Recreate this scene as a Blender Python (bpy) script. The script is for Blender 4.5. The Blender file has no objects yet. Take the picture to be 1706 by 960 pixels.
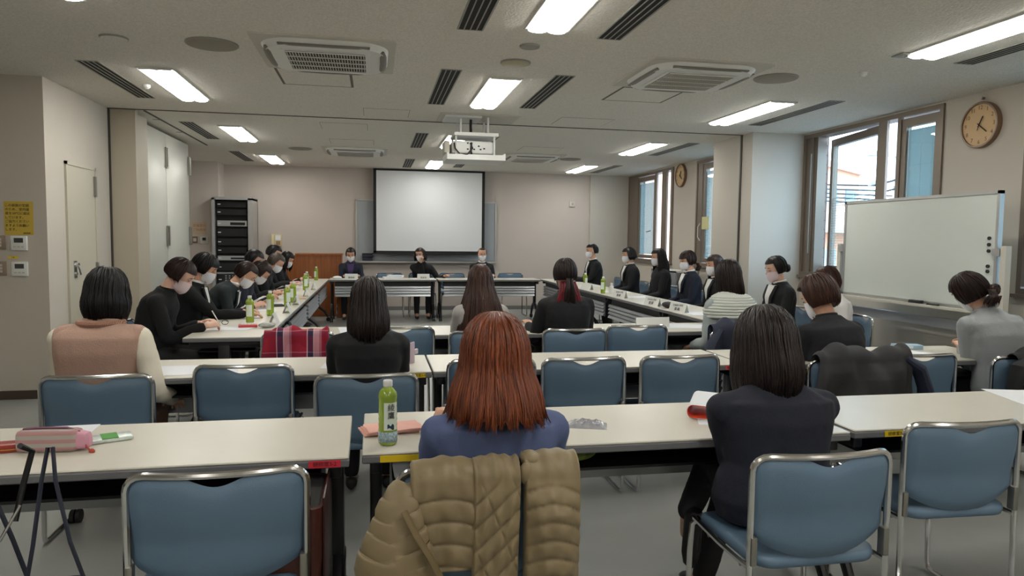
import bpy, bmesh, math, random
import numpy as np
from mathutils import Vector, Matrix, Euler

random.seed(7); rng = np.random.default_rng(7)
PI = math.pi; R = math.radians
SC = bpy.context.scene; COL = SC.collection

# ---------------------------------------------------------------- camera, world, exposure
cam_d = bpy.data.cameras.new('camera'); cam = bpy.data.objects.new('camera', cam_d); COL.objects.link(cam)
yaw, pit, rol = 0.19218801, -0.06892244, 0.01174363
f_ = Vector((math.sin(yaw)*math.cos(pit), math.cos(yaw)*math.cos(pit), math.sin(pit)))
r_ = Vector((math.cos(yaw), -math.sin(yaw), 0)); u_ = r_.cross(f_)
r2 = r_*math.cos(rol)+u_*math.sin(rol); u2 = -r_*math.sin(rol)+u_*math.cos(rol)
cam.matrix_world = Matrix(((r2.x,u2.x,-f_.x,0),(r2.y,u2.y,-f_.y,0),(r2.z,u2.z,-f_.z,1.43),(0,0,0,1)))
cam_d.sensor_width = 36; cam_d.sensor_fit = 'HORIZONTAL'; cam_d.lens = 36*1181.91/1706
cam_d.clip_start = 0.05; cam_d.clip_end = 400
SC.camera = cam
w = bpy.data.worlds.new('sky'); SC.world = w; w.use_nodes = True
bg = w.node_tree.nodes['Background']; bg.inputs[0].default_value = (0.60, 0.78, 1.0, 1); bg.inputs[1].default_value = 5.0
sun_d = bpy.data.lights.new('sun', 'SUN'); sun_d.energy = 2.2; sun_d.angle = R(2); sun_d.color = (1, .93, .82)
sun = bpy.data.objects.new('sun', sun_d); COL.objects.link(sun); sun.rotation_euler = (R(-50), 0, R(-15)); sun.location = (12, 24, 20)
SC.view_settings.view_transform = 'Standard'; SC.view_settings.look = 'None'
SC.view_settings.exposure = 0.86; SC.view_settings.gamma = 1.0; SC.view_settings.use_curve_mapping = False
SC.cycles.use_denoising = True
SC.cycles.max_bounces = 8; SC.cycles.diffuse_bounces = 4; SC.cycles.glossy_bounces = 3; SC.cycles.transmission_bounces = 6; SC.cycles.transparent_max_bounces = 8
SC.cycles.caustics_reflective = False; SC.cycles.caustics_refractive = False
SC.cycles.sample_clamp_indirect = 6
LAMP = 13.0                                             # strength of the ceiling lamps' tubes

# ---------------------------------------------------------------- materials
def lin(c):
    return tuple(((v/255)/12.92 if v/255 <= .04045 else ((v/255+.055)/1.055)**2.4) for v in c)
MATS = {}
def mat(name, rgb, rough=.6, metal=0., spec=.5, bump=0., bscale=60., var=0., vscale=8., coat=0., trans=0., emit=0., sheen=0., stretch=None, alpha=None):
    if name in MATS: return MATS[name]
    m = bpy.data.materials.new(name); m.use_nodes = True; nt = m.node_tree; b = nt.nodes['Principled BSDF']
    c = lin(rgb)
    b.inputs['Base Color'].default_value = (*c, 1); b.inputs['Roughness'].default_value = rough
    b.inputs['Metallic'].default_value = metal; b.inputs['Specular IOR Level'].default_value = spec
    b.inputs['Coat Weight'].default_value = coat; b.inputs['Transmission Weight'].default_value = trans
    b.inputs['Sheen Weight'].default_value = sheen
    if emit: b.inputs['Emission Color'].default_value = (*c, 1); b.inputs['Emission Strength'].default_value = emit
    tc = nt.nodes.new('ShaderNodeTexCoord'); mp = nt.nodes.new('ShaderNodeMapping')
    nt.links.new(tc.outputs['Object'], mp.inputs[0])
    if stretch: mp.inputs['Scale'].default_value = stretch
    if var:
        n = nt.nodes.new('ShaderNodeTexNoise'); n.inputs['Scale'].default_value = vscale; n.inputs['Detail'].default_value = 3
        nt.links.new(mp.outputs[0], n.inputs['Vector'])
        r = nt.nodes.new('ShaderNodeMapRange'); r.inputs[1].default_value = .3; r.inputs[2].default_value = .7
        r.inputs[3].default_value = 1-var; r.inputs[4].default_value = 1+var
        mx = nt.nodes.new('ShaderNodeVectorMath'); mx.operation = 'SCALE'; mx.inputs[0].default_value = c
        nt.links.new(n.outputs['Fac'], r.inputs[0]); nt.links.new(r.outputs[0], mx.inputs['Scale'])
        nt.links.new(mx.outputs[0], b.inputs['Base Color'])
    if bump:
        n = nt.nodes.new('ShaderNodeTexNoise'); n.inputs['Scale'].default_value = bscale; n.inputs['Detail'].default_value = 2
        nt.links.new(mp.outputs[0], n.inputs['Vector'])
        bm = nt.nodes.new('ShaderNodeBump'); bm.inputs['Strength'].default_value = bump; bm.inputs['Distance'].default_value = .003
        nt.links.new(n.outputs['Fac'], bm.inputs['Height']); nt.links.new(bm.outputs[0], b.inputs['Normal'])
    MATS[name] = m; return m

def hair_mat(name, dark, light, rough=.42):
    if name in MATS: return MATS[name]
    m = bpy.data.materials.new(name); m.use_nodes = True; nt = m.node_tree; b = nt.nodes['Principled BSDF']
    uv = nt.nodes.new('ShaderNodeUVMap'); mp = nt.nodes.new('ShaderNodeMapping'); mp.inputs['Scale'].default_value = (150, 2.2, 1)
    n = nt.nodes.new('ShaderNodeTexNoise'); n.inputs['Scale'].default_value = 1; n.inputs['Detail'].default_value = 3
    cr = nt.nodes.new('ShaderNodeValToRGB'); cr.color_ramp.elements[0].color = (*lin(dark), 1); cr.color_ramp.elements[1].color = (*lin(light), 1)
    cr.color_ramp.elements[0].position = .35; cr.color_ramp.elements[1].position = .7
    nt.links.new(uv.outputs[0], mp.inputs[0]); nt.links.new(mp.outputs[0], n.inputs['Vector']); nt.links.new(n.outputs['Fac'], cr.inputs[0])
    nt.links.new(cr.outputs[0], b.inputs['Base Color']); b.inputs['Roughness'].default_value = rough; b.inputs['Specular IOR Level'].default_value = .32
    bm = nt.nodes.new('ShaderNodeBump'); bm.inputs['Strength'].default_value = .45; bm.inputs['Distance'].default_value = .0015
    nt.links.new(n.outputs['Fac'], bm.inputs['Height']); nt.links.new(bm.outputs[0], b.inputs['Normal'])
    MATS[name] = m; return m

def wave_mat(name, c1, c2, scale, axis='Z', rough=.9, bump=.5, sharp=(.45, .55), dist=.004):
    if name in MATS: return MATS[name]
    m = bpy.data.materials.new(name); m.use_nodes = True; nt = m.node_tree; b = nt.nodes['Principled BSDF']
    tc = nt.nodes.new('ShaderNodeTexCoord'); wv = nt.nodes.new('ShaderNodeTexWave'); wv.bands_direction = axis; wv.inputs['Scale'].default_value = scale
    wv.inputs['Distortion'].default_value = .15
    cr = nt.nodes.new('ShaderNodeValToRGB'); cr.color_ramp.elements[0].color = (*lin(c1), 1); cr.color_ramp.elements[1].color = (*lin(c2), 1)
    cr.color_ramp.elements[0].position = sharp[0]; cr.color_ramp.elements[1].position = sharp[1]
    nt.links.new(tc.outputs['Object'], wv.inputs['Vector']); nt.links.new(wv.outputs['Fac'], cr.inputs[0]); nt.links.new(cr.outputs[0], b.inputs['Base Color'])
    b.inputs['Roughness'].default_value = rough
    bm = nt.nodes.new('ShaderNodeBump'); bm.inputs['Strength'].default_value = bump; bm.inputs['Distance'].default_value = dist
    nt.links.new(wv.outputs['Fac'], bm.inputs['Height']); nt.links.new(bm.outputs[0], b.inputs['Normal'])
    MATS[name] = m; return m

M = dict(
    wall=mat('wall_paint', (196, 188, 176), .85, bump=.25, bscale=180, var=.02, vscale=2),
    wall_far=mat('wall_paint_warm', (192, 182, 173), .85, bump=.25, bscale=180, var=.02, vscale=2),
    wall_cool=mat('wall_paint_pier', (190, 184, 174), .85, bump=.2, bscale=180),
    ceil=mat('ceiling_board', (222, 217, 207), .95, bump=1.0, bscale=70, var=.11, vscale=75),
    floor=mat('vinyl_floor', (150, 152, 148), .38, var=.05, vscale=3, bump=.05, bscale=200),
    base=mat('vinyl_baseboard', (74, 60, 52), .6),
    base_grey=mat('grey_baseboard', (118, 116, 112), .6),
    panel=mat('partition_steel', (186, 186, 176), .38, var=.015, vscale=2),
    door=mat('door_paint', (190, 184, 166), .5),
    seam=mat('seam_dark', (60, 56, 50), .6),
    chrome=mat('chrome', (215, 215, 215), .16, 1.),
    steel=mat('brushed_steel', (150, 148, 142), .4, .9),
    blue=mat('blue_vinyl', (92, 116, 138), .48, bump=.15, bscale=300, var=.04, vscale=5),
    top=mat('laminate_top', (208, 203, 190), .34, var=.02, vscale=6, coat=.0),
    edge=mat('edge_band', (108, 108, 110), .5),
    black=mat('black_metal', (20, 20, 22), .4),
    rubber=mat('black_rubber', (14, 14, 15), .6),
    grey=mat('grey_panel', (160, 163, 166), .32, .45),
    white=mat('white_plastic', (226, 226, 222), .45),
    offwhite=mat('offwhite_plastic', (196, 192, 180), .5),
    beige=mat('beige_plastic', (200, 184, 140), .5),
    paper=mat('paper', (226, 228, 232), .8),
    wboard=mat('whiteboard_enamel', (206, 212, 206), .22, coat=.3),
    gboard=mat('grey_board_enamel', (158, 164, 168), .3),
    screen=mat('screen_fabric', (215, 217, 218), .9),
    alu=mat('aluminium', (190, 190, 188), .35, .8),
    bronze=mat('bronze_frame', (124, 112, 100), .45, .35),
    wood=mat('wood_veneer', (150, 86, 42), .45, var=.22, vscale=6, stretch=(9, 9, .4)),
    vent=mat('vent_grey', (150, 148, 140), .5),
    dark=mat('dark_void', (26, 25, 24), .8),
    
    tube=mat('lamp_tube', (255, 253, 246), .5, emit=LAMP),
    
    spk=mat('speaker_grille', (150, 142, 126), .7, bump=.4, bscale=400),
    skin=mat('skin', (206, 158, 132), .5, var=.04, vscale=30),
    skin2=mat('skin_pale', (214, 172, 150), .5, var=.04, vscale=30),
    eye=mat('eye_dark', (26, 18, 16), .3),
    mask=mat('mask_white', (232, 232, 236), .85, bump=.2, bscale=60),
    mask_pink=mat('mask_pink', (226, 204, 208), .85, bump=.2, bscale=60),
    yellow=mat('yellow_label', (236, 200, 30), .5),
    red=mat('red_label', (216, 50, 66), .5),
    ink=mat('ink', (36, 34, 36), .6),
    brick=mat('brick_tan', (104, 90, 80), .8, bump=.4, bscale=90, var=.08, vscale=10),
    mortar=mat('mortar', (70, 66, 62), .9),
)

def pane_glass():                                                   # thin pane: clear, with a faint reflection
    m = bpy.data.materials.new('window_glass'); m.use_nodes = True; nt = m.node_tree; nt.nodes.clear()
    o = nt.nodes.new('ShaderNodeOutputMaterial'); mx = nt.nodes.new('ShaderNodeMixShader'); a = nt.nodes.new('ShaderNodeBsdfTransparent'); g = nt.nodes.new('ShaderNodeBsdfGlossy'); f = nt.nodes.new('ShaderNodeFresnel')
    a.inputs[0].default_value = (.86, .93, .94, 1); g.inputs['Roughness'].default_value = .02; f.inputs[0].default_value = 1.45
    mx.inputs[0].default_value = .05; nt.links.new(a.outputs[0], mx.inputs[1]); nt.links.new(g.outputs[0], mx.inputs[2]); nt.links.new(mx.outputs[0], o.inputs[0]); return m
M['glass'] = pane_glass()
def slat_mat():                                                     # thin slats: some daylight comes through
    m = mat('blind_slat', (206, 214, 214), .5); nt = m.node_tree; b = nt.nodes['Principled BSDF']
    mx = nt.nodes.new('ShaderNodeMixShader'); tr = nt.nodes.new('ShaderNodeBsdfTranslucent'); tr.inputs[0].default_value = (.5, .6, .62, 1); mx.inputs[0].default_value = .35
    nt.links.new(b.outputs[0], mx.inputs[1]); nt.links.new(tr.outputs[0], mx.inputs[2]); nt.links.new(mx.outputs[0], nt.nodes['Material Output'].inputs[0]); return m
M['slat'] = slat_mat()
# ---------------------------------------------------------------- mesh builder
class MB:
    def __init__(s): s.V = []; s.F = []; s.n = 0; s.uv = []
    def add(s, V, F, uv=None):
        V = np.asarray(V, float).reshape(-1, 3); o = s.n
        s.V.append(V); s.n += len(V)
        s.F += [tuple(i+o for i in f) for f in F]
        s.uv.append(np.zeros((len(V), 2)) if uv is None else np.asarray(uv, float))
        return s
    def box(s, x0, x1, y0, y1, z0, z1):
        V = [(x, y, z) for x in (x0, x1) for y in (y0, y1) for z in (z0, z1)]
        return s.add(V, [(0, 1, 3, 2), (4, 6, 7, 5), (0, 4, 5, 1), (2, 3, 7, 6), (0, 2, 6, 4), (1, 5, 7, 3)])
    def obox(s, c, size, mat3):                                   # oriented box
        V = [Vector(c)+mat3 @ Vector((x*size[0]/2, y*size[1]/2, z*size[2]/2)) for x in (-1, 1) for y in (-1, 1) for z in (-1, 1)]
        return s.add([tuple(v) for v in V], [(0, 1, 3, 2), (4, 6, 7, 5), (0, 4, 5, 1), (2, 3, 7, 6), (0, 2, 6, 4), (1, 5, 7, 3)])
    def rbox(s, x0, x1, y0, y1, z0, z1, r=.01, seg=2):
        bm = bmesh.new(); bmesh.ops.create_cube(bm, size=1)
        for v in bm.verts: v.co = Vector(((x0+x1)/2+v.co.x*(x1-x0), (y0+y1)/2+v.co.y*(y1-y0), (z0+z1)/2+v.co.z*(z1-z0)))
        bmesh.ops.bevel(bm, geom=list(bm.edges), offset=r, segments=seg, profile=.5, affect='EDGES')
        bm.verts.ensure_lookup_table()
        s.add([tuple(v.co) for v in bm.verts], [tuple(v.index for v in f.verts) for f in bm.faces]); bm.free(); return s
    def grid(s, P, closed_u=False, uv=None):                       # P[m][n]
        P = np.asarray(P, float); m, n = P.shape[:2]; F = []
        for i in range(m-1):
            for j in range(n if closed_u else n-1):
                k = (j+1) % n; F.append((i*n+j, i*n+k, (i+1)*n+k, (i+1)*n+j))
        return s.add(P.reshape(-1, 3), F, uv)
    def loft(s, rings, cap=True, uv=None):
        P = np.asarray(rings, float); m, n = P.shape[:2]; F = []
        for i in range(m-1):
            for j in range(n):
                k = (j+1) % n; F.append((i*n+j, i*n+k, (i+1)*n+k, (i+1)*n+j))
        if cap: F.append(tuple(range(n))[::-1]); F.append(tuple((m-1)*n+j for j in range(n)))
        return s.add(P.reshape(-1, 3), F, uv)
    def tube(s, pts, r, n=8, flat=1.0, up=None, cap=True):
        pts = [Vector(p) for p in pts]; m = len(pts)
        rr = r if hasattr(r, '__len__') else [r]*m
        T = [(pts[min(i+1, m-1)]-pts[max(i-1, 0)]).normalized() for i in range(m)]
        a = Vector(up) if up else (Vector((0, 0, 1)) if abs(T[0].z) < .9 else Vector((1, 0, 0)))
        N = (a-T[0]*a.dot(T[0])).normalized(); rings = []
        for i in range(m):
            N = (N-T[i]*N.dot(T[i])).normalized(); B = T[i].cross(N)
            rings.append([tuple(pts[i]+(N*math.cos(t)*flat+B*math.sin(t))*rr[i]) for t in (2*PI*k/n for k in range(n))])
        uv = [(k/n, i/(m-1)) for i in range(m) for k in range(n)]
        return s.loft(rings, cap, uv)
    def cyl(s, c, r, h, n=24, axis='Z', r2=None):
        d = {'X': Vector((1, 0, 0)), 'Y': Vector((0, 1, 0)), 'Z': Vector((0, 0, 1))}[axis]
        return s.tube([Vector(c), Vector(c)+d*h], [r, r if r2 is None else r2], n)
    def sph(s, c, r, n=16, m=10, mat3=None):
        if not hasattr(r, '__len__'): r = (r, r, r)
        rings = []
        for i in range(m+1):
            t = PI*(i/m*.98+.01)
            ring = []
            for k in range(n):
                a = 2*PI*k/n; v = Vector((r[0]*math.sin(t)*math.cos(a), r[1]*math.sin(t)*math.sin(a), -r[2]*math.cos(t)))
                if mat3 is not None: v = mat3 @ v
                ring.append(tuple(Vector(c)+v))
            rings.append(ring)
        return s.loft(rings)
    def lathe(s, prof, n=24, c=(0, 0, 0)):
        return s.loft([[(c[0]+r*math.cos(2*PI*k/n), c[1]+r*math.sin(2*PI*k/n), c[2]+z) for k in range(n)] for r, z in prof])
    def xf(s, mtx):
        A = np.array(mtx)
        s.V = [v @ A[:3, :3].T+A[:3, 3] for v in s.V]; return s
    def mesh(s, name='m'):
        me = bpy.data.meshes.new(name); V = np.concatenate(s.V)
        me.from_pydata(V.tolist(), [], s.F); me.update()
        uv = np.concatenate(s.uv)
        if uv.any():
            L = me.uv_layers.new(name='UVMap'); idx = np.zeros(len(me.loops), int); me.loops.foreach_get('vertex_index', idx)
            L.data.foreach_set('uv', uv[idx].ravel())
        return me
    def build(s, name, m, parent=None, ang=35):
        return link(name, s.mesh(name), m, parent, ang)

def link(name, me, m, parent=None, ang=35):
    me.materials.clear(); me.materials.append(m)
    me.polygons.foreach_set('use_smooth', [ang > 0]*len(me.polygons))
    if 0 < ang < 180: me.set_sharp_from_angle(angle=R(ang))
    o = bpy.data.objects.new(name, me); COL.objects.link(o)
    if parent: o.parent = parent
    return o
def share(o, name=None, parent=None, loc=None):                     # a twin of a part with the same mesh
    c = o.copy(); COL.objects.link(c)
    if parent: c.parent = parent
    if loc: c.location = loc
    return c
def tag(o, label, cat, group=None):
    o['label'] = label; o['category'] = cat
    if group: o['group'] = group
    return o
def thing(name, label, cat, loc=(0, 0, 0), rz=0, group=None):
    o = bpy.data.objects.new(name, None); COL.objects.link(o); o.empty_display_size = .1
    o.location = loc; o.rotation_euler = (0, 0, R(rz)); return tag(o, label, cat, group)
def dup(root, loc, rz=0, label=None, group=None):
    r = root.copy(); COL.objects.link(r); r.location = loc; r.rotation_euler = (0, 0, R(rz))
    if label: r['label'] = label
    if group: r['group'] = group
    for ch in list(root.children):
        c = ch.copy(); COL.objects.link(c); c.parent = r
        for g in list(ch.children):
            d = g.copy(); COL.objects.link(d); d.parent = c
    return r
def struct(name, mb, m, ang=35, parent=None):
    o = mb.build(name, m, parent, ang)
    if parent is None: o['kind'] = 'structure'
    return o
def text_mb(txt, size, depth=.0006, align='CENTER'):                # lettering as a mesh in the XY plane
    cu = bpy.data.curves.new('t', 'FONT'); cu.body = txt; cu.size = size; cu.align_x = align; cu.align_y = 'CENTER'; cu.extrude = depth/2; cu.resolution_u = 2
    o = bpy.data.objects.new('t', cu); COL.objects.link(o)
    dg = bpy.context.evaluated_depsgraph_get(); me = bpy.data.meshes.new_from_object(o.evaluated_get(dg))
    mb = MB()
    if len(me.vertices): mb.add([tuple(v.co) for v in me.vertices], [tuple(p.vertices) for p in me.polygons])
    bpy.data.objects.remove(o); bpy.data.curves.remove(cu); bpy.data.meshes.remove(me)
    return mb
FACE_CAM = Matrix(((1, 0, 0), (0, 0, -1), (0, 1, 0)))                # XY lettering -> stands up, read from -Y
def text(name, txt, size, m, parent, loc, rot3=None):
    mb = text_mb(txt, size)
    if not mb.V: return None
    A = (rot3 or FACE_CAM).to_4x4(); A.translation = Vector(loc); mb.xf(A)
    return mb.build(name, m, parent, 0)
# ================================================================ the setting
ZC = 2.755; XL = -2.75; XR = 5.2; YB = 14.15
fl = struct('floor', MB().box(-5.2, 5.4, -3.2, 14.4, -.12, 0), M['floor'])
struct('ceiling', MB().box(-5.2, 5.4, -3.2, 14.4, ZC, ZC+.2), M['ceil'])
struct('wall_back', MB().box(-2.75, 5.4, YB, YB+.2, 0, ZC), M['wall_far'])
struct('wall_rear', MB().box(-5.2, 5.4, -3.2, -3.0, 0, ZC), M['wall'])
# left: a recess near the camera, the front wall piece with the notices, then the side wall and the partition
struct('wall_left', MB().box(-5.2, -5.0, -3.0, 6.744, 0, ZC), M['wall'])
struct('wall_left_front', MB().box(-5.2, XL, 6.744, 6.90, 0, ZC).box(-2.9, XL, 6.90, 8.245, 0, ZC), M['wall'])
struct('wall_left_far', MB().box(-3.5, -3.3, 8.245, YB, 0, ZC).box(-3.3, XL, 13.62, YB, 0, ZC), M['wall_far'])
struct('trim_1', MB().box(XL, XR, 8.22, 8.245, ZC-.006, ZC), M['seam'])
struct('trim_2', MB().box(-2.76, -2.735, 8.235, 8.262, 0, ZC), M['seam'])
struct('trim_3', MB().box(-2.76, -2.49, 8.262, 8.36, 0, ZC).box(-2.60, -2.50, 8.36, 8.70, 0, ZC-.03), mat('post_beige', (178, 168, 150), .6))
struct('trim_4', MB().box(-2.42, -2.395, 8.3, 11.2, ZC-.006, ZC).box(-2.50, -2.40, 8.9, 8.905, ZC-.004, ZC).box(-2.50, -2.40, 9.9, 9.905, ZC-.004, ZC), M['seam'])
# folding partition panels
for i, (y0, y1) in enumerate(((8.76, 9.87), (9.885, 11.0))):
    d = struct('door_%d' % (i+1), MB().rbox(-2.74, -2.62, y0, y1, .02, ZC-.03, .006), M['panel'])
    for z in (.45, 1.42, 2.42):
        MB().box(-2.618, -2.60, y1-.05, y1+.06, z-.13, z+.13).box(-2.60, -2.592, y1-.02, y1+.02, z-.12, z+.12).build('hinge', M['steel'], d)
    MB().cyl((-2.62, y0+.09, 1.02), .022, .02, 16, 'X').tube([(-2.60, y0+.09, 1.02), (-2.575, y0+.09, 1.01), (-2.57, y0+.13, .96)], .009).build('latch', M['steel'], d)
# store room door in the side wall
d = struct('door_3', MB().box(XL-.01, XL+.012, 7.15, 7.79, .02, 2.06), M['door'])
MB().box(XL-.01, XL+.02, 7.12, 7.15, .0, 2.09).box(XL-.01, XL+.02, 7.79, 7.82, .0, 2.09).box(XL-.01, XL+.02, 7.12, 7.82, 2.06, 2.09).build('door_frame', M['door'], d)
for z in (.4, 1.05, 1.9): MB().box(XL+.012, XL+.034, 7.765, 7.80, z-.1, z+.1).build('hinge', M['steel'], d)
MB().box(XL+.012, XL+.018, 7.23, 7.30, 1.02, 1.18).cyl((XL+.012, 7.265, 1.14), .022, .035, 16, 'X').cyl((XL+.012, 7.265, 1.06), .014, .02, 12, 'X').tube([(XL+.04, 7.265, 1.14), (XL+.05, 7.265, 1.10), (XL+.05, 7.29, 1.05)], .008).build('door_handle', M['chrome'], d)
# right wall with its window openings, the pier and the corner pier
rw = MB()
OP = [(3.6, 4.93), (5.79, 7.97), (9.0, 10.93), (11.86, 14.09)]     # window openings along Y
rw.box(XR, XR+.18, -3.0, YB, 0, 1.03); rw.box(XR, XR+.18, -3.0, YB, 2.735, ZC)
ys = [-3.0]+[v for o in OP for v in o]+[YB]
for a, b in zip(ys[0::2], ys[1::2]): rw.box(XR, XR+.18, a, b, 1.03, 2.735)
struct('wall_right', rw, M['wall'])
struct('wall_right_pier', MB().box(4.5, XR, 7.985, 8.98, 0, ZC), M['wall_cool'])
struct('trim_5', MB().box(4.485, 4.5, 8.22, 8.25, 0, ZC), M['seam'])
struct('wall_back_pier', MB().box(4.36, XR, 14.09, YB, 0, ZC), M['wall_cool'])
bb = [('baseboard_left', -5.0, XL+.006, 6.732, 6.744, M['base']), ('baseboard_left_side', XL, XL+.012, 6.744, 8.2, M['base']), ('baseboard_back', -2.75, 4.36, YB-.012, YB, M['base_grey']),
      ('baseboard_right', XR-.012, XR, -3.0, 7.98, M['base_grey']), ('baseboard_pier', 4.488, 4.5, 7.985, 8.98, M['base_grey']), ('baseboard_right_far', XR-.012, XR, 8.98, 14.08, M['base_grey'])]
for n, x0, x1, y0, y1, m in bb: struct(n, MB().box(x0, x1, y0, y1, 0, .075), m)
struct('wall_pier_face', MB().box(4.5, XR, 7.975, 7.985, 0, ZC), M['wall_cool'])

# ---------------------------------------------------------------- windows
def blind(parent, x, y0, y1, z0, z1, tilt, pitch=.025, hinge=None):
    n = int((z1-z0)/pitch); mb = MB(); L = (y1-y0)
    mb.obox((0, 0, 0), (.022, L, .0012), Matrix.Rotation(R(tilt), 3, 'Y'))
    first = None
    for k in range(n):
        loc = (x, (y0+y1)/2, z0+(k+.5)*pitch)
        if first is None: first = mb.build('slat', M['slat'], parent, 0); first.location = loc
        else: share(first, loc=loc)
    for yy in (y0+L*.12, y0+L*.5, y0+L*.88):
        MB().tube([(x-.013, yy, z0), (x-.013, yy, z1)], .0015, 5).build('blind_cord', M['white'], parent)
def sash(parent, Lw, z0, z1, tilt, name='sash', top_blind=None, fr=.065):
    """a glazed sash: local Y along its width from 0 to Lw, with a blind between its panes"""
    s = MB()
    s.box(-.03, .03, 0, fr, z0, z1).box(-.03, .03, Lw-fr, Lw, z0, z1).box(-.03, .03, fr, Lw-fr, z0, z0+fr).box(-.03, .03, fr, Lw-fr, z1-fr*1.3, z1)
    o = s.build(name, M['bronze'], parent, 0)
    MB().box(-.018, -.014, fr, Lw-fr, z0+fr, z1-fr*1.3).build('pane', M['glass'], o)
    return o
def win_frame(n, y0, y1):
    z0, z1 = 1.03, 2.735
    f = MB(); t = .045
    f.box(XR-.02, XR+.16, y0, y0+t, z0, z1).box(XR-.02, XR+.16, y1-t, y1, z0, z1).box(XR-.02, XR+.16, y0+t, y1-t, z0, z0+t).box(XR-.02, XR+.16, y0+t, y1-t, z1-t, z1)
    o = f.build('window_%d' % n, M['bronze'], None, 0); o['kind'] = 'structure'
    MB().box(XR-.05, XR+.0, y0-.02, y1+.02, z0-.03, z0).build('window_sill', M['bronze'], o)
    return o
def mullion(o, y0, y1): MB().box(XR-.012, XR+.018, y0, y1, 1.075, 2.69).build('mullion', M['bronze'], o, 0)
# near window: open sash, narrow slot, closed sash with blind
w1 = win_frame(1, 5.79, 7.97)
MB().box(XR+.0, XR+.1, 7.80, 7.925, 1.075, 2.69).box(XR+.02, XR+.14, 7.74, 7.80, 1.075, 2.69).build('mullion', M['bronze'], w1, 0)
MB().box(XR-.012, XR, 7.82, 7.83, 1.30, 2.5).build('latch_bar', M['alu'], w1)
mullion(w1, 6.535, 6.66); mullion(w1, 6.337, 6.385)
s1 = sash(w1, 1.16, 1.09, 2.67, 0); s1.location = (XR+.05, 6.66, 0); s1.rotation_euler = (0, 0, -R(11))
blind(s1, .0, .07, 1.09, 1.17, 1.98, 4, .03)
s2 = sash(w1, .50, 1.09, 2.67, 0); s2.location = (XR+.03, 5.837, 0)
blind(s2, .0, .07, .43, 1.17, 2.57, 76, .021)
# far windows
w2 = win_frame(2, 9.0, 10.93)
MB().box(XR-.01, XR+.12, 10.72, 10.885, 1.075, 2.69).build('mullion', M['bronze'], w2, 0)
s3 = sash(w2, 1.64, 1.09, 2.67, 0); s3.location = (XR+.03, 9.05, 0)
blind(s3, .0, .07, 1.57, 1.17, 2.57, 68, .025)
MB().tube([(XR-.03, 10.72, 1.72), (XR-.07, 10.72, 1.66), (XR-.07, 10.72, 1.50), (XR-.03, 10.72, 1.44)], .008).build('window_handle', M['offwhite'], w2)
w3 = win_frame(3, 11.86, 14.09)
mullion(w3, 12.60, 12.70); mullion(w3, 12.14, 12.36); mullion(w3, 11.905, 11.97)
s4 = sash(w3, .86, 1.09, 2.67, 0); s4.location = (XR+.03, 12.70, 0)
blind(s4, .0, .07, .79, 1.17, 2.57, 76, .025)
MB().box(XR-.01, XR+.02, 13.56, 14.045, 1.075, 2.69).build('fixed_panel', M['bronze'], w3, 0)
MB().tube([(XR-.01, 12.86, 1.62), (XR-.06, 12.9, 1.60), (XR-.06, 12.96, 1.60)], .008).build('window_handle', M['dark'], w3)
w4 = win_frame(4, 3.6, 4.93)
s5 = sash(w4, 1.22, 1.09, 2.67, 0); s5.location = (XR+.03, 3.65, 0)
blind(s5, .0, .07, 1.15, 1.17, 2.57, 76, .025)
# brick reveals seen through the windows: each brick a piece
for y0, nm in ((8.02, 'wall_brick_near'), (14.12, 'wall_brick_far')):
    p = struct(nm, MB().box(XR+.19, XR+.36, y0, y0+.30, .9, 2.9), M['mortar'])
    bmb = MB().rbox(-.07, .07, -.012, .0, -.052, .052, .003, 1); first = None
    for r in range(17):
        for c in range(1):
            loc = (XR+.27+c*.21, y0+.004, .96+r*.115)
            if first is None: first = bmb.build('brick', M['brick'], p); first.location = loc
            else: share(first, loc=loc)

# ---------------------------------------------------------------- outside
struct('ground', MB().box(5.6, 60, -20, 70, -4.2, -4.0), mat('asphalt', (120, 118, 116), .9))
def far_building(name, label, loc, rz, W, D, floors, fh, m, mb2, nb):
    t = thing(name, label, 'building', loc, rz)
    MB().box(-W/2, W/2, 0, D, 0, floors*fh).build('wall', m, t, 0)
    pane = None; rail = None
    for f in range(floors):
        MB().box(-W/2-.2, W/2+.2, -1.3, 0, f*fh-.12, f*fh+.06).build('balcony_slab', M['offwhite'], t, 0)
        o = MB().box(-W/2-.2, W/2+.2, -1.3, -1.2, f*fh+.06, f*fh+1.05).build('balcony_wall', mb2, t, 0)
        for k in range(nb):
            x = -W/2+(k+.5)*W/nb
            if pane is None:
                pane = MB().box(-.85, .85, -.06, .02, .1, 2.1).build('window', mat('far_glass', (130, 160, 175), .15), t, 0); pane.location = (x, 0, f*fh)
            else: share(pane, loc=(x, 0, f*fh))
    MB().box(-W/2-.1, W/2+.1, -.2, D+.1, floors*fh, floors*fh+.3).build('roof', mb2, t, 0)
    return t
far_building('apartment_building', 'pink and orange apartment building with stacked balconies beyond the near window', (20.5, 30.0, -4), 38, 12, 9, 3, 3.0, mat('salmon_tile', (214, 160, 128), .8), mat('pink_tile', (222, 178, 158), .8), 4)
far_building('office_building', 'taller tan building standing behind the balconies beyond the near window', (46, 40.0, -4), 60, 10, 9, 4, 3.1, mat('tan_tile', (196, 168, 138), .8), mat('tan_tile_light', (214, 190, 160), .8), 3)
b = far_building('brick_house', 'low blue roofed house down below the near window', (13, 20.5, -4), 30, 6, 5, 1, 3.2, mat('house_wall', (176, 160, 150), .8), mat('house_rail', (150, 140, 136), .8), 2)
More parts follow.
